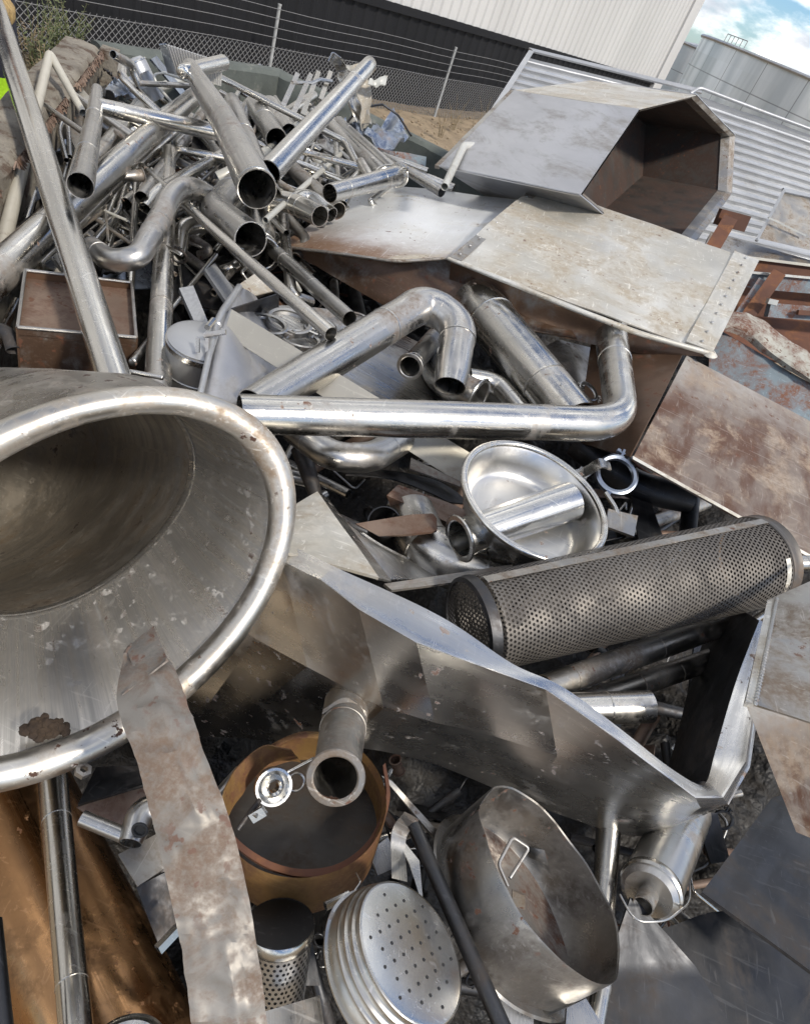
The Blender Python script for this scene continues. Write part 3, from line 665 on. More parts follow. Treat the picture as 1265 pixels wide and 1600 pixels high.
# ------------------------------------------------------------------ worker at the left edge
def worker():
    base = p(-34, 150, -2.75); base.z = 1.52
    fw = (p(60, 300, -2.2)-base); fw.z = 0; fw.normalize(); sd_ = V((fw.y, -fw.x, 0))   # facing the heap, sd_ = his right
    def w(f_, s_, z): return base+fw*f_+sd_*s_+V((0, 0, z))
    hand = p(3, -3, -2.42)
    nodes = {'pel': (w(0, 0, .93), .145), 'bel': (w(.02, 0, 1.08), .14), 'che': (w(.04, 0, 1.30), .155), 'nek': (w(.05, 0, 1.48), .062), 'hd0': (w(.07, 0, 1.58), .08), 'hd1': (w(.07, 0, 1.70), .088), 'nose': (w(.165, 0, 1.625), .016),
             'hl': (w(0, -.10, .88), .10), 'kl': (w(.05, -.12, .48), .068), 'al': (w(0, -.13, .09), .05), 'tl': (w(.17, -.14, .045), .042),
             'hr': (w(0, .10, .88), .10), 'kr': (w(.03, .12, .48), .068), 'ar': (w(-.02, .13, .09), .05), 'tr': (w(.15, .15, .045), .042),
             'sl': (w(-.10, -.12, 1.41), .075), 'el': (w(-.27, -.12, 1.13), .05), 'wl': (w(-.30, -.10, .89), .034), 'pl': (w(-.30, -.10, .81), .034),
             'sr': (w(.03, .19, 1.41), .075)}
    wr = hand - (hand-nodes['sr'][0]).normalized()*.09; el = p(-150, 60, -2.6)
    nodes['er'] = (el, .05); nodes['wr'] = (wr, .034); nodes['pr'] = (hand-(hand-wr)*.2, .036)
    E = [('pel', 'bel'), ('bel', 'che'), ('che', 'nek'), ('nek', 'hd0'), ('hd0', 'hd1'), ('hd0', 'nose'), ('pel', 'hl'), ('hl', 'kl'), ('kl', 'al'), ('al', 'tl'), ('pel', 'hr'), ('hr', 'kr'), ('kr', 'ar'), ('ar', 'tr'),
         ('che', 'sl'), ('sl', 'el'), ('el', 'wl'), ('wl', 'pl'), ('che', 'sr'), ('sr', 'er'), ('er', 'wr'), ('wr', 'pr')]
    for s_, pn, wn_ in (('l', 'pl', 'wl'), ('r', 'pr', 'wr')):
        q = nodes[pn][0]; d = (q-nodes[wn_][0]).normalized(); a, b = basis(d)
        dn = V((0, 0, -1)); dn = (dn-d*dn.dot(d)).normalized(); cr2 = d.cross(dn)
        for i, (off, L, r) in enumerate(((-.030, .070, .0095), (-.010, .080, .010), (.010, .075, .0095), (.030, .058, .0085))):
            k0 = q+cr2*off+d*.02; k1 = k0+d*L*.55+dn*.006; k2 = k1+d*L*.2+dn*L*.4; k3 = k2-d*L*.15+dn*L*.3
            prev = pn
            for j, kk in enumerate((k0, k1, k2, k3)):
                nm = f'{s_}f{i}{j}'; nodes[nm] = (kk, r); E.append((prev, nm)); prev = nm
        k0 = q-cr2*.042-d*.01; k1 = k0-cr2*.02+d*.035+dn*.02; k2 = k1+d*.025+dn*.02; prev = pn
        for j, kk in enumerate((k0, k1, k2)):
            nm = f'{s_}t{j}'; nodes[nm] = (kk, .0115); E.append((prev, nm)); prev = nm
    names = list(nodes); ix = {n_: i for i, n_ in enumerate(names)}
    me = bpy.data.meshes.new('person'); me.from_pydata([nodes[n_][0]-base for n_ in names], [(ix[a], ix[b]) for a, b in E], [])
    o = bpy.data.objects.new('person', me); COL.objects.link(o); o.location = base; WL[o.name] = V(base)
    o.modifiers.new('skin', 'SKIN'); sv_ = me.skin_vertices[0].data
    for i, n_ in enumerate(names): sv_[i].radius = (nodes[n_][1],)*2
    sv_[0].use_root = True
    o.modifiers['skin'].use_smooth_shade = True
    o.modifiers.new('sub', 'SUBSURF').levels = 2
    dg = bpy.context.evaluated_depsgraph_get(); me2 = bpy.data.meshes.new_from_object(o.evaluated_get(dg))
    o.modifiers.clear(); o.data = me2; me2.materials.clear()
    for mn in ('navy', 'hivis', 'glove', 'skin'): me2.materials.append(M[mn])
    hl = nodes['pl'][0]-base; hr = nodes['pr'][0]-base
    for pl_ in me2.polygons:
        c = pl_.center
        if min((c-hl).length, (c-hr).length) < .13: pl_.material_index = 2
        elif c.z > 1.50: pl_.material_index = 3
        elif c.z < .92 and c.z > .1 : pl_.material_index = 1
        else: pl_.material_index = 0
    tag(o, 'worker in navy top and lime hi-vis trousers steadying the big pipe at the left edge', 'person')
    h = w(.07, 0, 1.66)
    MB().lathe([(.125, 0), (.118, .02), (.108, .06), (.08, .105), (.04, .125), (0, .13)], h, V((0, 0, 1)), 24).done('hard_hat', 'white', o)
    mb = MB()
    for s_ in (-1, 1): mb.lathe([(0, -.012), (.012, 0), (0, .012)], w(.148, s_*.032, 1.645), fw, 10)
    mb.done('eyes', 'black', o)
worker()
# ================================================================== THE HEAP
T0 = T; brng = random.Random(5)
def T(name, label, cat, mat, pts, r, *q, **k):
    big = max(r) if isinstance(r, (list, tuple)) else r
    if 'bands' not in k and k.get('parent') is None and big > 9 and mat in ('steel', 'steel2', 'dull', 'grimy') and name != 'thin_tube' and brng.random() < .7: k['bands'] = (brng.uniform(.12, .4), brng.uniform(.55, .9))
    return T0(name, label, cat, mat, pts, r, *q, **k)
# dark bulk of small scrap under everything
VC = p(80, 927, .84); VD = p(-90, 745, -(dep(VC)+.70))-VC; VC = hz(VC, 0); VD = hz(VD, 0)
def heapbed():
    v = []; f = []; nx, ny = 170, 170
    for j in range(ny+1):
        for i in range(nx+1):
            x = -2.3+5.2*i/nx; y = -.7+4.6*j/ny
            q = V((x*4, y*4, 0)); h = .09*noise.noise(q)+.05*noise.noise(q*3)+.03*abs(noise.noise(q*7))+.02*noise.noise(q*15)
            k = 1.15+.10*max(0, min(1, (1.6-y)/1.2))+.40*max(0, min(1, (.75-y)/.35))
            ed = max(0, x-1.2-.35*y); k += .5*min(1, ed)
            u = max(0, min(1.4, (V((x, y, 0))-VC).dot(VD)/VD.length_squared)); g = (V((x, y, 0))-VC-VD*u).length; k += .75*max(0, min(1, (.62-g)/.12))
            v.append(V((x, y, CH-k+h)))
    for j in range(ny):
        for i in range(nx):
            a = j*(nx+1)+i; q = v[a]
            if (q-L0).dot(outL.normalized()) > .05 or (q-A).dot(outB.normalized()) > .04 or (q-Bc).dot(outR.normalized()) > .04: continue
            f.append((a, a+1, a+nx+2, a+nx+1))
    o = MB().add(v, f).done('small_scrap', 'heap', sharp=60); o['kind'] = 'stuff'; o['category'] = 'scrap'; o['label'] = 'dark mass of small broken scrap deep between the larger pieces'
heapbed()

# ---------------------------------------------------------------- 1 big tank
def tank():
    c = p(80, 927, .73); d0 = dep(c); tw = (CAM-c).normalized(); dd_ = RI*.515-UI*.857; dd_ = (dd_-tw*dd_.dot(tw)).normalized()
    ax = (tw*.97+dd_*.24).normalized()
    def on(x, y):
        r = ray(x, y); return CAM+r*((c-CAM).dot(ax)/r.dot(ax))
    N_ = 140; rim = [on(80+361*math.cos(t), 921-127*math.cos(t)+267*math.sin(t)) for t in [2*math.pi*i/N_ for i in range(N_)]]
    rt = px(27, c); Dv = p(60, 792, -(d0+.15))-c; s1 = .62*(d0+.15)/d0; D2 = p(-90, 745, -(d0+.55))-p(60, 792, -(d0+.15)); a = px(330, c)
    o = empty('vat', c, 'big steel vat with thick rolled rim, lying open mouth towards us at the left', 'vat')
    v = []; f = []; sg = 20
    for i in range(N_):
        e = (rim[i]-c).normalized()
        for j in range(sg):
            t = 2*math.pi*j/sg; v.append(rim[i]+(e*math.cos(t)+ax*math.sin(t))*rt*(1+.06*noise.noise(rim[i]*7)))
    for i in range(N_):
        for j in range(sg): f.append((i*sg+j, i*sg+(j+1) % sg, ((i+1) % N_)*sg+(j+1) % sg, ((i+1) % N_)*sg+j))
    link('rolled_rim', v, f, 'rim', o)
    def loft(name, mat, prof):
        v = []; f = []; n = len(prof)
        for i in range(N_):
            for s, t in prof:
                q = c+(rim[i]-c)*s+Dv*min(t, 1)+D2*max(0, t-1); g = min(1, max(0, t*2-.1)); q += (rim[i]-c).normalized()*g*(.006*noise.noise(q*6)+.009*noise.noise(q*2.5)); v.append(q)
        for i in range(N_):
            for j in range(n-1): f.append((i*n+j, i*n+j+1, ((i+1) % N_)*n+j+1, ((i+1) % N_)*n+j))
        return link(name, v, f, mat, o, uvs=[(6.2832*i/N_*.4, t*.3) for i in range(N_) for s, t in prof])
    loft('inner_wall', 'tankin', [(.955, .0), (.93, .07), (.93+(s1-.93)*.5, .5), (s1, .97), (s1*.985, 1.0), (s1*.988, 1.02)])
    loft('throat', 'throat', [(s1*.988, 1.021), (s1*.99, 1.03), (s1*1.08, 1.5), (s1*1.14, 1.9), (s1*1.0, 2.1), (s1*.6, 2.22), (s1*.2, 2.26), (0, 2.27)])
    loft('outer_wall', 'tank', [(1.0, .03), (.985, .10), (.985+(s1*1.07-.985)*.45, .5), (s1*1.12, 1.0), (s1*1.23, 1.5), (s1*1.3, 2.0), (s1*1.1, 2.25), (s1*.6, 2.36), (s1*.2, 2.4), (0, 2.4)])
    loft('weld_seam', 'tankin', [(s1*1.0, .96), (s1*.990, .975), (s1*.990, .99), (s1*1.0, 1.005)])
    # dirt clump on the lower lip
    d = MB()
    for i in range(170):
        q = on(random.gauss(70, 14), random.gauss(1150, 6)); q += (c-q)*.03+Dv*random.uniform(.0, .04)
        r = random.uniform(.0015, .0075); e = V((random.uniform(-1, 1), random.uniform(-1, 1), random.uniform(-1, 1))).normalized()
        d.lathe([(0, -r), (r, -r*.3), (r*.8, r*.5), (0, r)], q, e, 6)
    dd = d.done('dirt_clump', 'soot', smooth=False); dd['kind'] = 'stuff'; dd['label'] = 'clump of dark brown crumbs on the lower inside lip of the vat'; dd['category'] = 'dirt'
tank()
# ---------------------------------------------------------------- 2 grimy bent strip over the vat rim
def strip():
    L = [(196, 1014, .70), (184, 1100, .672), (216, 1195, .675), (243, 1300, .705), (268, 1410, .732), (288, 1510, .76), (306, 1640, .80)]
    Rr = [(239, 979, .70), (286, 1082, .672), (318, 1172, .672), (362, 1290, .70), (390, 1410, .73), (406, 1510, .757), (424, 1640, .80)]
    mid = []
    for (x0, y0, k0), (x1, y1, k1), t, d in zip(L, Rr, (.35, .62, .55, .6, .55, .6, .6), (0, -.016, -.010, -.006, .004, -.010, -.004)): mid.append((x0+(x1-x0)*t, y0+(y1-y0)*t, k0+(k1-k0)*t+d))
    v, f = sheet_mesh([L, mid, Rr], 84, 24, True, False, .0025, .0035, 14, fn=lambda u, v: .004*noise.noise(V((u*22, v*2.2, 3)))+.003*abs(noise.noise(V((u*60, v*5, 9)))))
    o = link('steel_strip', v, f, 'strip', sharp=30)
    tag(o, 'long crumpled grimy strip of sheet hanging over the rim of the vat', 'metal strip')
    S('folded_tip', None, None, 'strip', [[(197, 1012, .697), (240, 978, .697)], [(214, 1058, .668), (262, 1030, .664)], [(190, 1085, .667), (262, 1030, .662)]], .002, 10, 12, crump=.002, cf=20, parent=o)
strip()
# ---------------------------------------------------------------- 3, 4 lower left
T('bronzed_drum', 'wide bronze tinted steel cylinder lying under the vat at lower left', 'cylinder', 'copper', [(-42, 1170, 1.34), (212, 1690, 1.14)], [100, 116], 'cc', wob=.02)
T('pipe', 'bright polished pipe lying on the bronze cylinder, flattened top under the vat rim', 'pipe', 'steel2', [(78, 1165, 1.20), (124, 1660, 1.0)], [20, 25])
c, ax = axis(196, 1648, .95, .8, 0, -1)
r_ = px(62, c)
MB().lathe([(r_, -.05), (r_*1.02, -.004), (r_*1.0, .003), (r_*.93, .004), (r_*.90, -.003), (r_*.86, -.003), (r_*.82, .003), (r_*.70, -.001), (0, -.002)], c, ax, 48).done('can_lid', 'steel')
tag(bpy.data.objects['can_lid'], 'round ringed can lid at the bottom edge beside the bronze cylinder', 'lid')
T('pipe', 'dark pipe end in the bottom left corner', 'pipe', 'dark', [(-12, 1440, .98), (8, 1640, .98)], 14)
T('pipe_stub', 'short dull tube poking out beside the bronze cylinder', 'pipe', 'dull', [(128, 1278, .93), (196, 1306, .93)], 12)
o = T('elbow_fitting', 'curved pipe fitting with a round side hole, half behind the grimy strip', 'pipe', 'dull', [(204, 1318, .92), (222, 1266, .92), (262, 1262, .92)], [18, 22, 22])
c, ax = axis(219, 1297, .895, .75, -.4, .7)
MB().torus(c, ax, px(11, c), px(2.5, c), 28, 8).lathe([(0, -.001), (px(10, c), -.001)], c, ax, 20).done('side_hole', 'black', o)
S('dented_plate', 'dark folded plate between the vat rim and the grimy strip', 'metal sheet', 'dark', [[(150, 1200, .95), (230, 1195, .96)], [(122, 1258, .93), (232, 1222, .93)]], .003, 10, 8, crump=.004)
S('torn_plate', 'rusty torn scrap of plate above the short tube', 'metal sheet', 'brownbar', [[(120, 1262, .95), (232, 1228, .95)], [(170, 1300, .99), (205, 1312, .97)]], .003, 10, 8, crump=.008, cf=14)
def nut(name, label, x, y, k, r):
    c, ax = axis(x, y, k, .8, .3, -.5); q = px(r, c)
    MB().lathe([(q*.5, -q*.3), (q, -q*.35), (q, q*.3), (q*.5, q*.35), (q*.5, -q*.3)], c, ax, 6).done(name, 'grimy'); tag(bpy.data.objects[name], label, 'nut')
nut('hex_nut', 'large hexagonal nut under the lower rim of the vat', 130, 1204, .90, 13)
def boxsec(name, label, cat, mat, a, b, w, h, up, t=.12, group=None):
    A_, B_ = p(*a), p(*b); d = B_-A_; u = V(up).normalized(); x = d.cross(u).normalized(); y = x.cross(d).normalized()
    w = px(w, A_); h = px(h, A_); mb = MB(); tt = t*min(w, h)
    o_ = A_-x*w/2-y*h/2
    mb.box(o_, d, x*w, y*tt).box(o_+y*(h-tt), d, x*w, y*tt).box(o_+y*tt, d, x*tt, y*(h-2*tt)).box(o_+x*(w-tt)+y*tt, d, x*tt, y*(h-2*tt))
    return tag(mb.done(name, mat), label, cat, group)
S('box_channel', 'open square channel of dark sheet beside the grimy strip', 'channel', 'grimy', [[(185, 1335, .95), (250, 1300, .95)], [(215, 1385, .95), (275, 1345, .95)]], .003, 4, 4)
S('box_channel', 'dark flat side of a square duct behind the grimy strip', 'channel', 'dark', [[(213, 1386, .955), (285, 1350, .955)], [(250, 1480, 1.0), (300, 1440, 1.0)]], .004, 6, 6, crump=.001)
T('handle_bar', 'bright square ended bar just left of the grimy strip', 'bar', 'steel', [(247, 1484, .92), (285, 1444, .92)], 9, seg=4)
# ---------------------------------------------------------------- 8 yellow pot
def pot():
    c, ax = axis(474, 1245, .90, .80, .03, -1); a = px(130, c); h = a*.95
    o = empty('round_pot', c, 'brown and yellow rusted round pot with torn curled rim, holding dark residue', 'pot')
    def wob(q, an, r, hh, e, z):
        dx = (q-c).dot(RI)/a; dy = (q-c).dot(UI)/a
        t = max(0, -dx*.75+dy*.66-.45)                       # torn upper left part
        if hh > -.04: q = q + e*(-.9*t*a*.35) - z*(t*.10*a)
        return q+e*(.004*noise.noise(q*9))
    MB().lathe([(a*.955, -.01), (a*1.0, 0), (a*1.01, -.006), (a*.99, -h*.4), (a*.93, -h*.85), (a*.86, -h), (0, -h*1.01)], c, ax, 80, wob=wob).done('outer_wall', 'yellow', o)
    MB().lathe([(a*.955, -.01), (a*.945, -h*.4), (a*.90, -h*.66), (a*.89, -h*.70)], c, ax, 80, wob=wob).done('inner_wall', 'yellow', o)
    MB().lathe([(a*.935, -h*.50), (a*.6, -h*.505), (0, -h*.50)], c, ax, 60).done('residue', 'sediment', o)
    MB().torus(c, ax, a*.985, a*.028, 90, 8).done('rim_ring', 'rust', o) if False else None
    S('torn_flap', None, None, 'yellow', [[(344, 1262, .86), (352, 1236, .85), (372, 1200, .855), (412, 1168, .86), (455, 1172, .87)], [(350, 1285, .90), (375, 1250, .885), (392, 1222, .885), (425, 1190, .89), (470, 1192, .90)]], .002, 24, 8, True, True, .005, 22, parent=o)
    S('rust_rim', None, None, 'rust', [[(352, 1290, .90), (385, 1323, .893), (430, 1349, .89), (480, 1358, .888), (535, 1346, .888), (580, 1306, .89), (603, 1246, .893), (598, 1196, .90)],
        [(348, 1298, .90), (381, 1333, .893), (428, 1360, .89), (480, 1370, .888), (538, 1358, .888), (586, 1314, .89), (609, 1248, .893), (602, 1192, .90)]], .006, 40, 2, True, False, .001, parent=o)
pot()
# chrome strainer with toggle clamp in the pot
def strainer():
    c, ax = axis(427, 1229, .865, .93, .3, .3); a = px(29, c)
    o = empty('chrome_valve', c, 'small chrome disc with centre hole and toggle lever, lying in the rusty pot', 'valve')
    MB().lathe([(a*.30, -.012), (a*.30, .003), (a*.42, .005), (a*.62, -.002), (a*.86, .004), (a, .004), (a*1.03, 0), (a, -.006), (a*.7, -.014), (a*.3, -.012)], c, ax, 48).done('disc', 'steel2', o)
    q = [p(406, 1250, .87), p(372, 1296, .88)]
    MB().tube([q[0], q[0].lerp(q[1], .5)+V((0, 0, .006)), q[1]], px(4, c), 10).done('lever', 'dark', o)
    MB().box(p(390, 1270, .868), RI*px(20, c)+UI*px(12, c), -UI*px(12, c)+RI*px(8, c), -FWD*.008).done('clamp_block', 'steel', o)
    MB().tube([p(398, 1276, .86), p(408, 1262, .86)], px(4, c), 8).done('screw', 'steel2', o)
    MB().torus(p(462, 1222, .89), ax, px(14, c), px(2.2, c), 28, 8).done('wire_ring', 'dull', o)
strainer()
T('rod', 'thin bright rod sticking over the chrome disc in the pot', 'rod', 'steel', [(448, 1207, .87), (490, 1185, .87)], 2.6, 'cc')
# ---------------------------------------------------------------- 11 trough with nozzle
def tub():
    r0 = [(340, 800, .90), (405, 832, .81), (455, 852, .75), (520, 884, .715), (600, 920, .71), (700, 970, .70), (800, 1036, .70), (880, 1075, .70), (980, 1148, .705), (1050, 1202, .71), (1088, 1226, .715), (1104, 1220, .72), (1118, 1170, .71), (1150, 1062, .70), (1186, 968, .69)]
    r1 = [(325, 830, .89), (395, 858, .80), (440, 876, .74), (500, 906, .70), (560, 952, .69), (650, 1004, .685), (752, 1042, .69), (852, 1078, .695), (965, 1156, .70), (1040, 1212, .705), (1086, 1246, .705), (1128, 1246, .70), (1164, 1190, .69), (1176, 1112, .685), (1196, 975, .685)]
    r2 = [(300, 930, .95), (400, 998, .885), (480, 1042, .855), (540, 1074, .845), (600, 1104, .835), (680, 1130, .825), (770, 1150, .815), (870, 1180, .81), (970, 1216, .79), (1050, 1246, .765), (1094, 1262, .75), (1136, 1256, .74), (1168, 1198, .73), (1180, 1116, .72), (1200, 980, .71)]
    r4 = [(200, 1135, 1.310), (290, 1150, 1.310), (340, 1152, 1.250), (420, 1158, 1.154), (540, 1166, 1.005), (650, 1186, 0.998), (740, 1218, 0.990), (820, 1252, 0.985), (900, 1282, 0.980), (985, 1306, 0.975), (1040, 1298, 0.970), (1085, 1275, 0.970), (1125, 1235, 0.970), (1150, 1150, 0.960), (1180, 1010, 0.950)]
    v, f = sheet_mesh([r0, r1, r2, r4], 154, 48, (True, False, False, True), False, .002, .0016, 4.5, fn=lambda u, v: .0015*noise.noise(V((u*9, v*3, 5))))
    uvs = [(i/154, j/48) for j in range(49) for i in range(155)]*2
    o = link('trough', v, f, 'tub', sharp=7, uvs=uvs)
    tag(o, 'large brushed steel trough bent to a sharp V across the middle', 'trough')
    # back wall of the trough seen inside the V, floor
    S('inner_wall', None, None, 'dark', [[(1186, 970, .70), (1150, 1062, .71), (1104, 1220, .725)], [(1120, 930, .9), (1080, 1060, .95), (1040, 1215, .95)]], .003, 16, 10, True, False, .002, parent=o)
    T('outlet_nozzle', None, None, 'grimy', [(542, 1098, .90), (524, 1216, .745)], [35, 37], flange=(1.0,), bands=(.42,), parent=o)
    S('weld_ring', None, None, 'grimy', [[(505, 1108, .83), (540, 1090, .82), (572, 1112, .83)], [(503, 1116, .83), (540, 1098, .82), (573, 1120, .83)]], .003, 12, 2, True, parent=o)
tub()
# ---------------------------------------------------------------- 12 perforated tube
def perf():
    a = p(734, 977, .80); b = p(1190, 875, .70)
    ra, rb = px(78, a), px(70, b); r = (ra+rb)/2; d = (b-a); L = d.length; z = d.normalized(); x, y = basis(z)
    o = empty('perforated_tube', a, 'long brown grey perforated steel tube with dark scuffed end ring, lying across the trough', 'tube')
    seg, n = 72, 30; v = []; uv = []; f = []
    for i in range(seg+1):
        t = 2*math.pi*i/seg; e = x*math.cos(t)+y*math.sin(t)
        for j in range(n+1):
            rr = ra+(rb-ra)*j/n
            q = a+z*L*(.03+.93*j/n)+e*rr; q += e*.003*noise.noise(q*7)
            v.append(q); uv.append((t*r, L*j/n))
    for i in range(seg):
        for j in range(n): f.append((i*(n+1)+j, i*(n+1)+j+1, (i+1)*(n+1)+j+1, (i+1)*(n+1)+j))
    link('mantle', v, f, 'perf', o, uvs=uv)
    # seam strip facing us, plain rings, perforated end
    tw = (CAM-a); tw = (tw-z*tw.dot(z)).normalized(); up = z.cross(tw); up = up if up.dot(UI) > 0 else -up
    e = (tw*.62+up*.78).normalized(); w = z.cross(e)
    MB().box(a+z*L*.03+e*(ra+.0005)-w*.009, z*L*.93+e*(rb-ra), w*.018, e*.0015).done('seam_strip', 'grimy', o)
    MB().lathe([(ra*.90, -.007), (ra*.985, -.004), (ra*1.003, .006), (ra*1.003, .02*L)], a, z, 72).done('end_ring', 'dark', o)
    MB().lathe([(rb*1.003, L*.955), (rb*1.02, L*.957), (rb*1.025, L*.966), (rb*1.01, L*.97), (rb*1.01, L*.985), (rb*1.025, L*.992), (rb*.97, L*1.0), (rb*.9, L*.99)], a, z, 72).done('end_ring', 'perfring', o)
    MB().lathe([(rb*1.006, L*.93), (rb*1.008, L*.947)], a, z, 72, a0=.6, a1=2.4).done('worn_band', 'plate', o)
    ev = []; eu = []; ef = []
    for i in range(seg+1):
        t = 2*math.pi*i/seg
        for rr in (0.0001, .3, .6, .92): ev.append(a+(x*math.cos(t)+y*math.sin(t))*ra*rr-z*.010*(1.2-rr)); eu.append((math.cos(t)*rr*ra, math.sin(t)*rr*ra))
    for i in range(seg):
        for j in range(3): ef.append((i*4+j, i*4+j+1, (i+1)*4+j+1, (i+1)*4+j))
    link('end_cap', ev, ef, 'perf', o, uvs=eu)
    MB().lathe([(rb*.9, 0), (0, 0)], a+z*L*.98, z, 40).done('far_cap', 'dark', o)
perf()
# ---------------------------------------------------------------- 13, 14 basin with pipe spool
def basin():
    c, ax = axis(836, 779, .715, .606, .586, -.810); a = px(125, c)
    o = empty('basin', c, 'round polished steel basin with rolled rim and a pipe spool through its side', 'basin')
    h = a*.42
    MB().lathe([(a*.94, .001), (a*.90, -.006), (a*.84, -h*.55), (a*.79, -h*.86), (a*.73, -h*.97), (a*.64, -h*1.0), (0, -h*1.0)], c, ax, 80).done('inner_wall', 'satin', o)
    MB().lathe([(a*.99, -.004), (a*.93, -.012), (a*.89, -h*.5), (a*.82, -h*.9), (a*.66, -h*1.05), (0, -h*1.06)], c, ax, 80).done('outer_wall', 'dull', o)
    MB().torus(c, ax, a*.965, a*.045, 90, 12).done('rolled_rim', 'steel', o)
    s = T('pipe_spool', None, None, 'steel2', [(717, 842, .79), (890, 783, .738)], [31, 31], parent=o, flange=(0.0,))
basin()
def cl(*a, **k): return clamp_ring(*a, **k)
cl('pipe_clamp', 'bright hinged pipe clamp ring lying right of the polished basin', 962, 742, .80, 31, .85, .4, -.4, 'bluish', 'pipe clamps')
S('clamp_lever', 'bent bright lever band between the basin rim and the clamp ring', 'lever', 'steel', [[(896, 735, .80), (915, 728, .79), (935, 716, .78), (952, 722, .79)], [(900, 752, .80), (920, 742, .79), (940, 730, .78), (955, 734, .79)]], .004, 16, 3, True)
S('bracket', 'small grey perforated bracket plate right of the basin rim', 'bracket', 'grimy', [[(950, 795, .80), (996, 806, .80)], [(945, 822, .80), (990, 838, .80)]], .006, 8, 4, crump=.001)
T('bent_rod', 'pair of thin bent legs under the clamp ring', 'rod', 'steel', [(945, 770, .79), (962, 795, .80), (968, 830, .82)], 4)
# ---------------------------------------------------------------- 15-18 middle pipes
T('long_pipe', 'long straight shiny pipe with an elbow at its right end, crossing the middle', 'pipe', 'steel', [(374, 647, .73), (972, 664, .685), (950, 488, .72)], [31.5, 27, 25], bend=3.0, bands=(.748, .93))
T('u_bend_pipe', 'thick dull pipe rising to a rounded U bend with smeared silver patch', 'pipe', 'dull', [(395, 636, .80), (598, 512, .745), (664, 472, .715), (718, 506, .72), (710, 560, .76), (702, 604, .80)], [31, 29, 28.5, 28, 27, 25], bend=2.4, bands=(.50, .84))
T('elbow_pipe', 'short elbow with open end under the U bend pipe', 'pipe', 'dull', [(676, 545, .85), (686, 592, .85), (748, 622, .83)], [26, 26, 26], flange=(1.0,), bend=3)
T('pipe_stub', 'short stub with collar below the U bend', 'pipe', 'dull', [(680, 528, .82), (640, 573, .80)], [16, 17], flange=(1.0,))
T('curved_tube', 'slim curved shiny tube right of the open elbow', 'pipe', 'steel', [(730, 590, .86), (775, 598, .86), (830, 660, .86)], [16, 16, 16])
T('wide_pipe', 'wide straight pipe running down to right behind the long shiny pipe', 'pipe', 'steel', [(742, 470, .80), (900, 660, .79)], [38, 38])
cl('pipe_clamp', 'wire like pipe clamp at the low end of the wide pipe', 896, 622, .755, 24, .45, .75, -.6, 'steel', 'pipe clamps')
cl('pipe_clamp', 'small open clamp hook beside the elbow of the long pipe', 918, 612, .77, 17, .5, .7, -.6, 'dull', 'pipe clamps')
T('return_bend', 'thick low return bend peeking out beneath the long shiny pipe', 'pipe', 'dull', [(462, 672, .86), (520, 715, .83), (580, 716, .83), (650, 672, .87)], [23, 24, 24, 23], bend=4)
T('curved_pipe', 'smooth thick curved pipe below the polished basin', 'pipe', 'dull', [(640, 805, .90), (668, 868, .88), (790, 905, .87)], [40, 42, 36], bend=3)
# ---------------------------------------------------------------- 19-22 tray with clamps, hopper, bucket
def tray():
    f0 = [(362, 483, .76), (483, 556, .77), (592, 622, .79), (748, 716, .83)]
    f1 = [(350, 521, .80), (443, 581, .81), (560, 655, .84), (720, 756, .88)]
    o = tag(S('tray', 'long buff steel tray with upright edge, holding loose clamps', 'tray', 'buff', [f0, f1], .004, 24, 4), 'long buff steel tray with upright edge, holding loose clamps', 'tray')
    S('end_wall', None, None, 'dark', [[(362, 483, .76), (436, 459, .79)], [(366, 505, .84), (436, 482, .86)]], .003, 6, 4, parent=o)
    S('tray_floor', None, None, 'dull', [[(362, 505, .86), (440, 478, .88), (560, 488, .89)], [(480, 572, .87), (600, 560, .89), (700, 560, .90)], [(620, 650, .88), (740, 640, .90), (820, 640, .91)]], .003, 16, 12, True, True, .003, parent=o)
tray()
for i, (x, y, r, rt, nm) in enumerate(((418, 508, 30, .45, 'leftmost ring of the loose clamps in the buff tray'), (452, 504, 34, .5, 'largest dull clamp ring in the heap of clamps in the tray'), (470, 532, 30, .38, 'clamp ring lying flat nearest the tray edge'), (500, 512, 24, .5, 'clamp ring half under the open pipe end'), (556, 500, 22, .4, 'clamp ring behind the second open pipe end'))):
    cl('pipe_clamp', nm, x, y, .83+.004*i, r, rt, .2, -1, 'dull', 'pipe clamps')
def hopper():
    o = S('hopper', 'smooth pale grey tapered hopper side standing left of the buff tray', 'hopper', 'hood', [[(370, 450, .80), (345, 492, .80), (328, 552, .80), (310, 632, .80)], [(384, 452, .80), (366, 500, .79), (356, 560, .79), (350, 640, .80)], [(400, 462, .86), (440, 540, .86), (460, 600, .87), (470, 660, .88)]], .012, 18, 14, True, True, .002)
    T('lip_bead', None, None, 'galv', [(374, 448, .795), (344, 495, .787), (334, 524, .787), (312, 620, .79)], [5, 7, 5, 5], 'cc', bend=6, parent=o)
hopper()
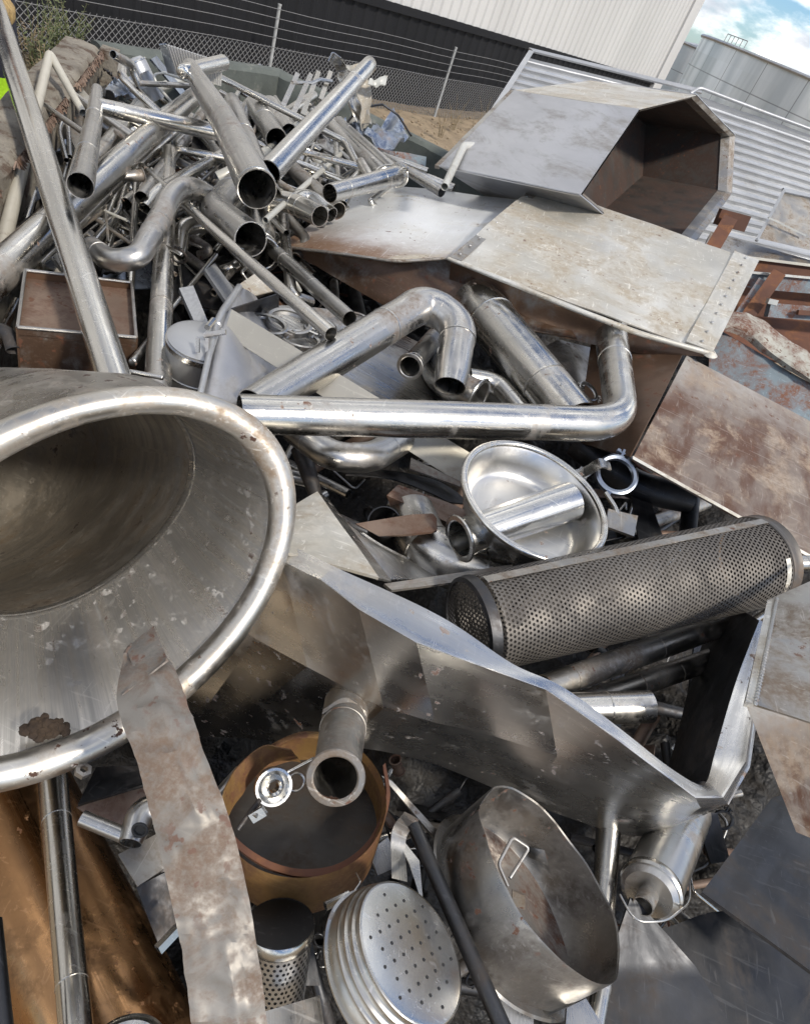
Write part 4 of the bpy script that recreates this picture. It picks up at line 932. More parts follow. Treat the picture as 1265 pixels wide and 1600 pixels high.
def bucket():
    a = p(318, 532, .80); b = p(300, 640, 1.0); z = (b-a).normalized(); r = px(54, a); L = (b-a).length
    o = empty('lidded_canister', a, 'pale grey round canister with toggle latch on its lid band', 'canister')
    MB().lathe([(0, -.01), (r*.8, -.008), (r, 0), (r*.98, .01), (r*.98, L), (0, L)], a, z, 48).done('body', 'galv', o)
    MB().lathe([(r*.985, .004), (r*1.04, .006), (r*1.04, .018), (r*.985, .02)], a, z, 48).done('lid_band', 'dull', o)
    MB().lathe([(r*.985, L*.38), (r*1.01, L*.39), (r*.985, L*.40)], a, z, 48).done('seam', 'galv', o)
    q = p(318, 520, .765)
    MB().box(q, RI*px(34, q)+UI*px(6, q), -UI*px(7, q), FWD*.01).done('latch', 'dull', o)
    for s_ in (0, 1): MB().box(p(306+s_*15, 528, .765), RI*px(5, q), -UI*px(22, q), FWD*.006).done('latch_arm', 'dull', o)
    MB().tube([p(324, 512, .765), p(334, 500, .765)], px(5, q), 8).done('latch_screw', 'steel', o)
bucket()
# ---------------------------------------------------------------- 23-25 rods, brown tray
T('open_tube', 'slim bright tube slanting down to an open end above the tray', 'pipe', 'steel', [(222, 260, .80), (517, 522, .715)], [5.5, 11.5])
T('open_tube', 'second slim dull tube with open end, parallel and right of the bright one', 'pipe', 'dull', [(428, 392, .86), (546, 498, .80)], [11, 12.5])
def browntray():
    q = [p(40, 422, .86), p(206, 441, .86), p(213, 527, .86), p(28, 511, .86)]; n = (q[1]-q[0]).cross(q[3]-q[0]).normalized(); n = n if n.z < 0 else -n
    o = empty('square_tray', q[3], 'square brown stained steel tray with bright rim under the big leaning pipe', 'tray')
    D = .14
    S('tray_floor', None, None, 'brownbar', [[q[0]+n*.02, q[1]+n*.02], [q[3]+n*.02, q[2]+n*.02]], .003, 12, 10, crump=.004, parent=o)
    for i in range(4):
        a, b = q[i], q[(i+1) % 4]
        S('side_wall', None, None, 'brown', [[a, b], [a+n*D, b+n*D]], .004, 6, 4, parent=o)
        MB().tube([a, b], .004, 8).done('rim_bead', 'dull', o)
browntray()
# ---------------------------------------------------------------- 26-44 upper left pipes
T('long_pipe', 'biggest leaning bright pipe at far left, from the top edge down to the vat', 'pipe', 'steel2', [(-28, -52, .66), (185, 612, .81)], [14, 27])
T('long_pipe', 'thick diagonal pipe crossing under the big leaning pipe at left', 'pipe', 'steel', [(-40, 462, .90), (200, 241, .76), (318, 138, .74)], [30, 19, 11.5], bend=1)
T('thin_pipe', 'thinner pipe running just below the thick diagonal pipe', 'pipe', 'steel', [(48, 424, .93), (186, 284, .82), (285, 196, .79)], [9, 8, 6], bend=1)
t_ = T('tee_pipe', 'grey tee pipe with open lower end and a long bright side arm', 'pipe', 'dull', [(152, 140, .70), (147, 190, .70), (126, 290, .70)], [8.5, 12.5, 20.5], bend=1, bands=(.33, .72))
T('side_arm', None, None, 'steel', [(150, 165, .705), (190, 174, .705), (345, 208, .73)], [11.5, 12, 12], parent=t_, bands=(.12,), bend=1)
T('pipe', 'pipe behind the tee, slanting down to left', 'pipe', 'steel', [(218, 165, .86), (135, 268, .86)], [11, 14])
T('bent_tube', 'pale painted tube bent over the left wall', 'pipe', 'pale', [(-4, 420, .93), (78, 84, .72), (130, 176, .80)], [12, 6.5, 5.5], bend=1.4)
T('rod', 'short dark rod reaching from the pale bent tube to the tee', 'rod', 'dull', [(66, 162, .80), (132, 208, .78)], [4, 4.6])
T('hooked_rod', 'hooked rod standing between left wall and tee', 'rod', 'steel', [(104, 250, .92), (92, 205, .88), (96, 192, .87), (106, 190, .87), (110, 245, .92)], [4, 4, 4, 4, 4])
S('plate', 'brownish plate behind the tee near the left wall', 'metal sheet', 'grimy', [[(112, 172, .92), (130, 172, .92)], [(104, 205, .93), (128, 250, .95)]], .004, 6, 6, crump=.003)
S('plate', 'small pale folded plate next to the pale bent tube', 'metal sheet', 'plate', [[(122, 131, .84), (140, 150, .84)], [(114, 146, .86), (132, 168, .86)]], .004, 4, 4)
T('thin_pipe', 'bright thin pipe low between left wall and the big leaning pipe', 'pipe', 'steel2', [(60, 280, .97), (36, 360, 1.0)], [6.5, 8])
for a, b, nm in (((199, 286, .88), (165, 400, .96), 'steep thin tube left of three below the thick diagonal pipe'), ((188, 290, .90), (150, 385, .97), 'steep thin tube leaning furthest left below the thick diagonal pipe'), ((213, 280, .88), (203, 462, .95), 'upright thin tube passing behind the S shaped pipe')):
    T('thin_pipe', nm, 'pipe', 'steel', [a, b], [5, 6.5])
T('threaded_stub', 'short collared stub on the thin pipe', 'pipe', 'grimy', [(192, 276, .80), (224, 274, .79)], [7.5, 9], flange=(1.0,))
T('upright_pipe', 'upright straight pipe standing behind the S shaped pipe', 'pipe', 'steel', [(264, 236, .80), (246, 614, .87)], [10.5, 21])
T('s_pipe', 'stained S shaped pipe with two bends near the left centre', 'pipe', 'dull', [(144, 386, .85), (172, 408, .82), (215, 404, .795), (246, 352, .77), (268, 305, .745), (294, 290, .745), (340, 312, .80)], [16, 17.5, 18, 18, 17.5, 17, 13], bend=2.2, bands=(.08, .40, .48))
T('elbow_pipe', 'wide elbow pipe with open end facing us, stained orange on top', 'pipe', 'dull', [(400, 262, .82), (334, 330, .79), (392, 374, .74)], [20, 25, 27], bend=1.6, bands=(.45,))
T('short_duct', 'upright wide pipe under the big open pipe', 'pipe', 'steel', [(404, 300, .84), (408, 398, .87)], [21, 24], flange=(1.0,))
b_ = T('big_pipe', 'big grey pipe with open end facing us, leading up to a bright cross piece', 'pipe', 'dull', [(297, 106, .62), (350, 190, .635), (402, 296, .65)], [13, 21, 31], bend=1, bands=(.985,), wall=.05)
T('cross_head', None, None, 'steel2', [(286, 112, .615), (348, 98, .625)], [10.5, 11], parent=b_, ends='co')
T('pipe', 'grey pipe tucked along the right side of the big open pipe', 'pipe', 'dull', [(362, 158, .74), (420, 310, .78)], [12, 22], 'co')
T('double_elbow', 'rust stained elbow of a pair at the top of the pile', 'pipe', 'dull', [(380, 205, .84), (396, 160, .76), (432, 218, .74)], [13, 15, 17], bend=2.2)
T('double_elbow', 'cleaner elbow of a pair, half hidden by the bright thick pipe', 'pipe', 'dull', [(404, 190, .85), (420, 160, .79), (452, 208, .77)], [11, 13, 14], bend=2.2)
T('bright_pipe', 'bright thick pipe with rounded tip pointing up right over the fence', 'pipe', 'steel2', [(577, 101, .47), (420, 270, .66)], [11.5, 19], 'co', bands=(.2,))
T('thin_pipe', 'thin tube running behind the bright thick pipe and kinking down', 'pipe', 'steel', [(344, 121, .70), (540, 222, .70), (566, 272, .74)], [5, 5.5, 5.5], bend=1.5)
T('thin_pipe', 'thin tube kinked back like a V, left of the short duct', 'pipe', 'steel', [(466, 235, .74), (568, 263, .72), (546, 286, .74)], [5, 6, 5.5], bend=1.2)
T('long_pipe', 'grey long pipe slanting down right from the top of the pile', 'pipe', 'dull', [(508, 188, .74), (604, 280, .74)], [10, 13])
T('long_pipe', 'upper of two grey long pipes slanting towards the short duct', 'pipe', 'dull', [(528, 190, .72), (618, 270, .73)], [8, 9.5])
T('thin_pipe', 'pale pipe sloping to the white hooked tube', 'pipe', 'dull', [(598, 244, .74), (690, 300, .72)], [6.5, 8])
T('thin_pipe', 'dull pipe vanishing under the heat stained plate', 'pipe', 'steel', [(612, 256, .75), (708, 296, .74)], [6.5, 8])
T('thin_pipe', 'narrow pipe lying above the short duct, nearest the right wall', 'pipe', 'steel', [(580, 236, .74), (668, 268, .72)], [4, 5.5])
T('short_duct', 'short round duct with open left end above the heat stained plate', 'pipe', 'steel', [(515, 302, .72), (622, 274, .70)], [14, 14.5], flange=(1.0,))
cl('pipe_clamp', 'open oval clamp lying on the grey long pipes', 608, 266, .69, 20, .3, -.1, -1, 'steel', 'pipe clamps')
T('pipe_stub', 'small round ended stub above the short duct', 'pipe', 'steel', [(563, 253, .70), (580, 282, .71)], [7, 8], 'cc')
T('pipe', 'brownish pipe running down behind the heat stained plate', 'pipe', 'grimy', [(448, 255, .80), (528, 330, .80)], [11, 14])
T('elbow_pipe', 'short pipe with dark open end, curving out left of the heat stained plate', 'pipe', 'steel', [(425, 312, .80), (460, 318, .775), (500, 338, .75)], [15, 16, 16], bend=2)
T('pipe', 'bright curved pipe arching over the dark open end', 'pipe', 'steel2', [(450, 322, .80), (478, 304, .78), (518, 336, .79)], [12, 13, 12])
T('hoop', 'thin dark wire hoop arching at the back of the pile', 'hoop', 'dark', [(538, 196, .72), (562, 168, .66), (598, 163, .64), (622, 180, .66), (642, 212, .70)], 1.8)
S('crumpled_sheet', 'crumpled bluish sheet under the wire hoop', 'metal sheet', 'bluish', [[(566, 212, .72), (588, 192, .70), (614, 174, .68)], [(580, 226, .73), (606, 214, .715), (630, 196, .70)], [(600, 238, .73), (624, 224, .72), (644, 208, .71)]], .004, 24, 16, crump=.05, cf=9)
S('crumpled_sheet', 'dark blue flaking strip along the right wall', 'metal sheet', 'bluep', [[(588, 232, .72), (666, 245, .70)], [(600, 246, .75), (664, 264, .73)]], .004, 16, 6, crump=.012)
S('crumpled_sheet', 'silvery folded sheet standing up behind the bright thick pipe', 'metal sheet', 'steel', [[(512, 94, .48), (534, 93, .475)], [(533, 122, .56), (556, 118, .56)], [(556, 190, .70), (580, 200, .70)]], .004, 10, 24, True, True, .035, 8)
S('crumpled_sheet', 'torn bright sheet hanging right of the bright thick pipe', 'metal sheet', 'plate', [[(540, 104, .50), (556, 100, .50)], [(560, 150, .60), (576, 148, .60)], [(563, 205, .72), (578, 196, .72)]], .004, 8, 20, True, True, .03, 9)
S('plastic_scrap', 'small red and white scrap stuck at the fence side of the bright pipe', 'scrap', 'white', [[(578, 122, .52), (602, 125, .52)], [(576, 128, .53), (602, 133, .53)]], .004, 10, 5, crump=.03, cf=20)
rk = empty('bar_rack', p(455, 130, .7), 'small rack of four parallel bright bars at the back of the pile', 'rack')
for a, b in (((464, 117, .68), (441, 168, .74)), ((485, 118, .68), (458, 178, .74)), ((497, 114, .68), (472, 182, .74)), ((516, 114, .68), (500, 158, .73))):
    MB().bar(p(*a), p(*b), .022, .02, (CAM-p(*a)).normalized()).done('bar', 'steel', rk)
MB().tube([p(456, 129, .69), p(486, 130, .69), p(500, 124, .68), p(518, 127, .68)], .009, 8).done('crossbar', 'steel', rk)
def filt():
    q = [p(260, 69, .60), p(348, 97, .615), p(346, 134, .70), p(276, 117, .70)]; n = (q[1]-q[0]).cross(q[3]-q[0]).normalized(); n = n if n.dot(CAM-q[0]) < 0 else -n
    o = tag(S('filter_panel', 'x', 'x', 'filter', [[q[0], q[1]], [q[3], q[2]]], .004, 40, 6, fn=lambda u, v: .006*(int(u*40) % 2)), 'pale finely ribbed filter panel standing at the back wall', 'panel')
    S('side_wall', None, None, 'bluish', [[p(249, 70, .61), q[0]], [p(262, 114, .71), q[3]]], .004, 3, 4, parent=o)
filt()
T('bent_tube', 'small curved tube with open end at the far left corner of the pile', 'pipe', 'dull', [(177, 85, .66), (204, 100, .70), (219, 134, .76)], [5.8, 7, 7], bend=3)
T('rod', 'horizontal rod welded near the small curved tube', 'rod', 'dull', [(216, 130, .75), (300, 134, .74)], [4.2, 4])
T('bent_tube', 'kinked bright tube below the small curved tube', 'pipe', 'steel', [(192, 98, .74), (190, 120, .76), (250, 178, .82)], [6, 7, 7], bend=2)
def drum():
    a = p(210, 94, .74); b = p(242, 158, .86); z = (b-a).normalized(); r = px(17, a); L = (b-a).length
    o = empty('drum', a, 'grey ribbed drum lying against the green grey wall', 'drum')
    MB().lathe([(0, -.01), (r*.7, -.006), (r, .01), (r, L*.3), (r*1.03, L*.32), (r, L*.34), (r, L*.62), (r*1.03, L*.64), (r, L*.66), (r, L), (0, L)], a, z, 40).done('body', 'galv', o)
    MB().lathe([(r*1.0, L*.02), (r*1.06, L*.03), (r*1.06, L*.06), (r, L*.07)], a, z, 40).done('rim_band', 'steel', o)
drum()
S('blue_strip', 'bright bluish channel strip standing beside the filter panel', 'channel', 'bluish', [[(236, 92, .68), (245, 87, .68)], [(284, 150, .80), (294, 148, .80)]], .008, 3, 8)
T('hose', 'thin white hose looping beside the filter panel', 'hose', 'white', [(272, 164, .80), (246, 134, .77), (240, 117, .74), (256, 113, .72), (292, 126, .72)], 2.2, 'cc')
S('plastic_sheet', 'crumpled pale sheet with dark opening behind the tee arm', 'sheet', 'bluish', [[(164, 140, .82), (180, 118, .80), (206, 130, .84)], [(176, 158, .84), (200, 148, .86), (228, 168, .86)]], .003, 20, 12, crump=.04, cf=10)
S('open_box', 'dark brown open box end behind the kinked tube', 'box', 'brown', [[(176, 118, .86), (200, 122, .88)], [(190, 148, .90), (226, 168, .92)]], .006, 6, 6)
T('hooked_rod', 'bent hook tube left of the big grey pipe', 'pipe', 'steel', [(290, 208, .80), (272, 226, .80), (282, 234, .79), (360, 250, .80)], [5, 6, 6, 6.5], bend=2)
T('rusty_stub', 'red brown stub beside the upright pipe', 'pipe', 'rust', [(270, 252, .90), (300, 284, .90)], [12, 12])
S('frame_angle', 'dark angle frame corner under the hook tube', 'frame', 'dark', [[(295, 250, .86), (350, 262, .86)], [(295, 258, .87), (350, 270, .87)]], .006, 4, 2)
S('plate', 'small dark upright plate left of the angle frame corner', 'frame', 'dark', [[(293, 252, .86), (302, 254, .86)], [(289, 292, .90), (297, 294, .90)]], .006, 2, 4)
S('crumpled_foil', 'crumpled dark foil behind the S shaped pipe', 'metal sheet', 'dull', [[(304, 262, .92), (345, 268, .92)], [(300, 306, .95), (346, 312, .95)]], .003, 20, 16, crump=.03, cf=14)
T('u_bend_pipe', 'half hidden shiny U bend behind the upright pipe', 'pipe', 'steel', [(280, 398, .90), (284, 352, .86), (330, 350, .86), (350, 372, .90)], [11, 13, 13, 12], bend=2.5)
cl('flange_ring', 'dark flange ring on a pipe end beside the upright pipe', 279, 400, .86, 13, .7, -.3, .6, 'dark', None, 'flange')
T('bolt_rod', 'short bolt rod pointing at the dark flange ring', 'bolt', 'steel', [(250, 380, .82), (284, 398, .81)], [2.6, 3.4], 'cc')
S('bar_flat', 'pale flat bar with rusty top, leaning over the grey canister', 'bar', 'galv', [[(280, 450, .85), (302, 446, .85)], [(310, 516, .86), (326, 505, .86)]], .012, 3, 6)
S('bar_flat', 'grey flat bar leaning above the pale hopper', 'bar', 'galv', [[(320, 422, .86), (336, 411, .86)], [(354, 472, .87), (366, 452, .87)]], .012, 3, 6)
T('rod', 'pair forming thin rod crossing behind the pale flat bars', 'rod', 'steel', [(338, 398, .87), (262, 490, .92)], [3.4, 4])
S('plate', 'dark bent plate behind the pale flat bars', 'metal sheet', 'dark', [[(272, 400, .95), (350, 415, .95)], [(270, 470, .97), (362, 486, .97)]], .004, 10, 8, crump=.006)
S('bright_plate', 'bright bent plate with small holes below the wide elbow', 'metal sheet', 'plate', [[(374, 444, .84), (402, 425, .83)], [(394, 462, .85), (438, 452, .85)]], .004, 8, 6, crump=.004)
S('plate', 'bluish flat plate low beside the upright pipe', 'metal sheet', 'bluish', [[(208, 400, .97), (236, 396, .97)], [(206, 452, .99), (240, 450, .99)]], .004, 4, 4)
S('plate', 'bluish flat plate under the S shaped pipe', 'metal sheet', 'bluish', [[(162, 424, .98), (196, 420, .98)], [(160, 442, .99), (198, 440, .99)]], .004, 4, 4)
T('rod', 'dark slanting lever beside the brown tray', 'lever', 'dull', [(236, 528, .90), (208, 566, .88)], [5, 7], 'cc')
T('rod', 'bright pin lying at the foot of the upright pipe', 'rod', 'steel', [(202, 580, .80), (254, 590, .79)], [3.5, 4.2], 'cc')
T('rod', 'bright thin rod at the far left below the thick diagonal pipe', 'rod', 'steel', [(26, 470, .96), (-6, 540, .96)], [6, 7])
T('pipe', 'dark curved fitting at the left edge beside the brown tray', 'pipe', 'dark', [(-10, 512, .90), (14, 520, .90), (22, 548, .92)], [10, 11, 11])
T('hooked_tube', 'white hooked tube leaning on the right wall', 'pipe', 'white', [(694, 292, .62), (724, 228, .55), (748, 228, .55)], [6, 6, 5.5], bend=1.5)
S('flat_bar', 'flat bar lying above the brown square tray', 'bar', 'galv', [[(62, 410, .93), (92, 368, .92)], [(84, 420, .93), (112, 392, .92)]], .006, 4, 4)
# ---------------------------------------------------------------- 45, 46 duct plates
def ductA():
    t0 = [(578, 290, -2.80), (660, 293, -2.82), (760, 306, -2.72), (836, 316, -2.62)]
    t1 = [(500, 340, -2.46), (600, 350, -2.40), (700, 366, -2.34), (770, 362, -2.30)]
    t2 = [(438, 384, -2.22), (520, 394, -2.12), (620, 408, -2.05), (706, 402, -2.06)]
    o = S('flattened_duct', 'x', 'duct', 'ductA', [t0, t1, t2], .004, 28, 18, True, True, .006, 4, fn=lambda u, v: .018*math.sin(math.pi*u)*math.sin(math.pi*min(1, v*1.1)))
    tag(o, 'heat stained flattened sheet duct left of the riveted plate, brown underneath', 'duct')
    S('lower_plate', None, None, 'brown', [[(440, 386, -2.225), (520, 397, -2.16), (620, 410, -2.12), (720, 408, -2.10), (830, 440, -2.15)], [(520, 432, -2.20), (600, 450, -2.15), (690, 460, -2.12), (780, 480, -2.1), (880, 500, -2.1)], [(612, 484, -2.16), (660, 492, -2.12), (720, 498, -2.10), (800, 512, -2.08), (900, 530, -2.04)]], .004, 24, 14, True, True, .008, 6, parent=o)
    T('edge_bead', None, None, 'grimy', [(438, 385, -2.215), (520, 395, -2.115), (620, 409, -2.045), (704, 403, -2.05)], 2.4, 'cc', bend=8, parent=o)
ductA()
def ductB():
    tl, tr, br, bl = (840, 288, -2.62), (1184, 409, -2.30), (1112, 552, -1.93), (702, 404, -2.02)
    q = [p(*a) for a in (tl, tr, br, bl)]
    n = (q[1]-q[0]).cross(q[3]-q[0]).normalized(); n = n if n.dot(CAM-q[0]) > 0 else -n
    o = S('riveted_duct', 'x', 'x', 'plate', [[q[0], q[1]], [q[0].lerp(q[3], .5)+n*.012, q[1].lerp(q[2], .5)+n*.004], [q[3]+n*.0, q[2]]], .004, 30, 20, False, True, .004, 5)
    tag(o, 'scratched pale sheet duct with riveted edge strips, propped up in the middle right', 'duct')
    def strip(a, b, c_, d, mt):
        S('edge_strip', None, None, mt, [[a+n*.006, b+n*.006], [d+n*.006, c_+n*.006]], .005, 3, 10, parent=o)
    strip(q[1].lerp(q[0], .10)+n*.002, q[1], q[2], q[2].lerp(q[3], .10)+n*.002, 'plate')
    strip(q[0], q[0].lerp(q[1], .045), q[3].lerp(q[2], .045), q[3], 'grimy')
    for a, b, f_ in ((q[1], q[2], .05), (q[0], q[3], .022)):
        od = q[0]-q[1] if a is q[1] else q[1]-q[0]
        od2 = q[3]-q[2] if a is q[1] else q[2]-q[3]
        for i in range(11):
            t = .04+.92*i/10; c_ = (a+od*f_).lerp(b+od2*f_, t)+n*.010
            MB().lathe([(.005, 0), (.004, .002), (0, .0035)], c_, n, 10).done('rivet', 'dull', o)
    # curled lower edge and the dark underside shell
    T('curled_edge', None, None, 'plate', [(700, 404, -2.015), (800, 443, -1.965), (900, 484, -1.94), (1000, 522, -1.925), (1112, 553, -1.925)], [3, 4, 4.5, 4.5, 4], 'cc', bend=6, parent=o)
    S('lower_plate', None, None, 'brown', [[(704, 410, -2.06), (800, 446, -2.05), (900, 486, -2.03), (1000, 526, -1.98), (1100, 554, -1.93)], [(700, 442, -2.12), (790, 478, -2.10), (900, 514, -2.06), (1000, 543, -1.99), (1100, 555, -1.93)], [(690, 470, -2.14), (770, 500, -2.12), (880, 528, -2.08), (1000, 552, -2.0), (1098, 556, -1.93)]], .004, 30, 10, True, True, .002, parent=o)
    MB().lathe([(0, 0), (px(10, q[2])*.6, .003), (px(12, q[2]), -.008), (0, -.02)], p(1110, 550, -1.925), n, 14).done('crushed_corner', 'plate', o)
ductB()
# ---------------------------------------------------------------- 47 octagonal hood
def hood():
    P8 = [(998, 170), (1087, 148), (1148, 212), (1143, 302), (1084, 380), (985, 372), (905, 305)]
    c = p(1030, 260, -2.95)
    # plane of the mouth: faces right and towards us
    nrm_ = (RI*.80 - FWD*.62 - UI*.05); nrm_ = nrm_.normalized()
    def on(x, y):
        r = ray(x, y); t = (c-CAM).dot(nrm_)/r.dot(nrm_); return CAM+r*t
    Q = [on(*a) for a in P8]
    back = -nrm_*1.0
    tl = ray(803, 141); # solve depth so that the left edge lies on the extrusion of vertex 0
    A0 = Q[0]; bk = p(803, 141, -(dep(A0)+.22))-A0; nrm_ = -bk.normalized()
    m = len(Q); o = empty('octagonal_hood', c, 'big grey octagonal sheet metal hood lying on its side, dark open mouth to the right', 'hood')
    cen = sum(Q, V())/m
    v = []; f = []
    mb = MB()
    names = []
    for i in range(m):
        a, b = Q[i], Q[(i+1) % m]
        rows = [[a+bk, a], [b+bk, b]]
        if i == m-1:
            S('side_panel', None, None, 'hood', [[a+bk, a], [b+bk, b]], .004, 16, 10, crump=.003, cf=3, parent=o)
        else: S('side_panel', None, None, 'plate' if i == 0 else 'hood', rows, .004, 12, 6, crump=.002, cf=3, parent=o)
    # liner, turned-in lip
    mbl = MB(); k1, k2 = .965, .86
    inn = [cen+(q-cen)*.97-nrm_*.004 for q in Q]; mbl2 = MB()
    fr0 = [cen+(q-cen)*.985+nrm_*.002 for q in Q]; fr1 = [cen+(q-cen)*.945-nrm_*.02 for q in Q]; fr2 = [cen+(q-cen)*.935-nrm_*.07 for q in Q]
    mbl.add([*fr0, *fr1, *fr2], [(i, (i+1) % m, m+(i+1) % m, m+i) for i in range(m)]+[(m+i, m+(i+1) % m, 2*m+(i+1) % m, 2*m+i) for i in range(m)])
    mbl.done('turned_lip', 'grimy', o, smooth=False)
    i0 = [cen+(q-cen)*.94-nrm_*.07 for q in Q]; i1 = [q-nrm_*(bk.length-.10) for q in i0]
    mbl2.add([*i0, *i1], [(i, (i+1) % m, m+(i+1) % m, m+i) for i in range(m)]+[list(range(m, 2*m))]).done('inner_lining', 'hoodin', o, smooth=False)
    MB().add([q+bk*.995 for q in Q], [list(range(m))]).done('back_panel', 'hood', o)
    a, b = Q[0]+bk, Q[m-1]+bk
    S('edge_flange', None, None, 'grimy', [[a-nrm_*.02, a-nrm_*.0], [b-nrm_*.02, b]], .012, 3, 12, crump=.003, parent=o)
hood()
# ---------------------------------------------------------------- 48 stained box, 49 lower right duct, 50 dark plates
def stained():
    q = [p(1072, 556, -1.95), p(1300, 676, -1.98), p(1300, 890, -1.55), p(988, 716, -1.60)]
    o = S('stained_panel', 'x', 'x', 'stained', [[q[0], q[1]], [q[3], q[2]]], .006, 24, 20, crump=.003, cf=3)
    tag(o, 'broad rust stained plate of a box at the right edge, pale at its top corner', 'panel')
    S('side_panel', None, None, 'brown', [[p(925, 520, -2.15), p(1066, 552, -1.96)], [p(900, 690, -1.86), p(984, 714, -1.61)]], .005, 10, 10, crump=.003, parent=o)
    S('edge_fold', None, None, 'plate', [[q[3]+UI*.006, q[2]+UI*.006], [q[3]-UI*.002, q[2]-UI*.002]], .004, 20, 1, parent=o)
stained()
T('pipe', 'bright pipe end at the right edge above the folded duct', 'pipe', 'steel', [(1235, 880, -1.36), (1300, 879, -1.36)], [12, 12])
def lowduct():
    o = S('folded_duct', 'x', 'x', 'grimy', [[(1198, 938, -1.16), (1330, 880, -1.18)], [(1164, 1096, -.93), (1330, 1150, -.90)]], .006, 14, 14, crump=.002)
    tag(o, 'grey folded sheet duct with welded seam at the right edge below the perforated tube', 'duct')
    S('lower_panel', None, None, 'stained', [[(1164, 1098, -.932), (1330, 1152, -.902)], [(1243, 1300, -.94), (1330, 1335, -.92)]], .006, 10, 10, crump=.003, parent=o)
    S('left_flange', None, None, 'plate', [[(1198, 938, -1.156), (1164, 1096, -.928)], [(1212, 936, -1.156), (1178, 1100, -.926)]], .010, 12, 2, parent=o, crump=.001)
    mb = MB()
    for i in range(40):
        a = p(1213, 936, -1.152).lerp(p(1180, 1099, -.922), i/39); mb.lathe([(.004, 0), (.003, .003), (0, .004)], a, (CAM-a).normalized(), 6)
    mb.done('weld_seam', 'dull', o)
lowduct()
T('bent_rod', 'thin bent rail between the perforated tube and the folded duct', 'rod', 'steel', [(1200, 955, .76), (1176, 970, .76), (1156, 1020, .79), (1180, 1020, .80)], [6, 6, 6, 6], bend=2.5)
T('pipe', 'dusty pipe directly beneath the perforated tube', 'pipe', 'grimy', [(850, 1075, .84), (1130, 975, .84)], [21, 18])
T('pipe', 'dull pipe lying below the dusty one inside the V of the trough', 'pipe', 'grimy', [(880, 1110, .88), (1140, 1020, .90)], [20, 16])
T('pipe_stub', 'cut tube with bright open end poking out of the V shaped trough', 'pipe', 'steel', [(880, 1108, .83), (1014, 1104, .80)], [25, 25], bands=(.5,))
S('plate', 'dark standing plate deep inside the V of the trough', 'metal sheet', 'dark', [[(1090, 960, .95), (1150, 950, .95)], [(1060, 1210, 1.0), (1100, 1235, 1.0)]], .005, 6, 10, crump=.002)
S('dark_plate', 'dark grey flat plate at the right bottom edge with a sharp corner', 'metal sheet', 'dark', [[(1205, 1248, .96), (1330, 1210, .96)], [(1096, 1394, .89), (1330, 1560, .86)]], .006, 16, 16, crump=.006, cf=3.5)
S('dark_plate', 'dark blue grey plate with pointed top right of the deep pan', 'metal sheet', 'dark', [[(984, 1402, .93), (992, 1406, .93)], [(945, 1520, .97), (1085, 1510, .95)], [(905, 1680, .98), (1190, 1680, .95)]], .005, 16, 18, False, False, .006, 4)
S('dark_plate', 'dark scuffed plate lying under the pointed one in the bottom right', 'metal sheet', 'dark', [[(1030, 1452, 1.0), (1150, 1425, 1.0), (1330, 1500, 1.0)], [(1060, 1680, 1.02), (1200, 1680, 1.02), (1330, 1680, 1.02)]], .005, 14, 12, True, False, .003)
# ---------------------------------------------------------------- 51 deep pan
def deeppan():
    c, ax = axis(857, 1366, .865, .412, .804, -.595); a = px(152, c); h = a*.66
    def wob(q, an, r, hh, e, z):
        s = 1+.05*noise.noise(V((math.cos(an)*1.3, math.sin(an)*1.3, 2)))
        return q+e*(r*(s-1))+e*.004*noise.noise(q*14)+z*(.008*noise.noise(V((math.cos(an)*2, math.sin(an)*2, 7))) if hh > -.01 else 0)
    o = empty('deep_pan', c, 'large dented deep pan with wire handle, tipped on its side at bottom centre', 'pan')
    MB().lathe([(a*.985, 0), (a*1.0, .002), (a*1.005, -.002), (a*.985, -h*.5), (a*.955, -h*.94)], c, ax, 96, wob=wob).done('outer_wall', 'pot', o)
    MB().lathe([(a*.985, 0), (a*.975, -h*.5), (a*.945, -h*.90), (a*.93, -h*.93)], c, ax, 96, wob=wob).done('inner_wall', 'pot', o)
    MB().lathe([(a*.935, -h*.91), (a*.86, -h*.925), (a*.5, -h*.93), (0, -h*.93)], c, ax, 96, wob=wob).done('inner_base', 'panbase', o)
    MB().lathe([(a*.94, -h*.93), (a*1.02, -h*.94), (a*1.04, -h*.97), (a*1.02, -h*1.0), (a*.9, -h*1.02), (0, -h*1.02)], c, ax, 96, wob=wob).done('base_ring', 'pot', o)
    T('wire_handle', None, None, 'dull', [(793, 1385, .90), (778, 1350, .895), (800, 1308, .89), (826, 1325, .90), (796, 1372, .91)], [2.8]*5, bend=2.5, parent=o)
    S('handle_plate', None, None, 'pot', [[(818, 1322, .905), (850, 1328, .905)], [(826, 1340, .92), (856, 1352, .92)]], .003, 5, 5, parent=o)
    q = p(800, 1392, .905); MB().box(q, RI*px(20, q)-UI*px(8, q), -UI*px(22, q), FWD*.006).done('bracket', 'grimy', o)
deeppan()
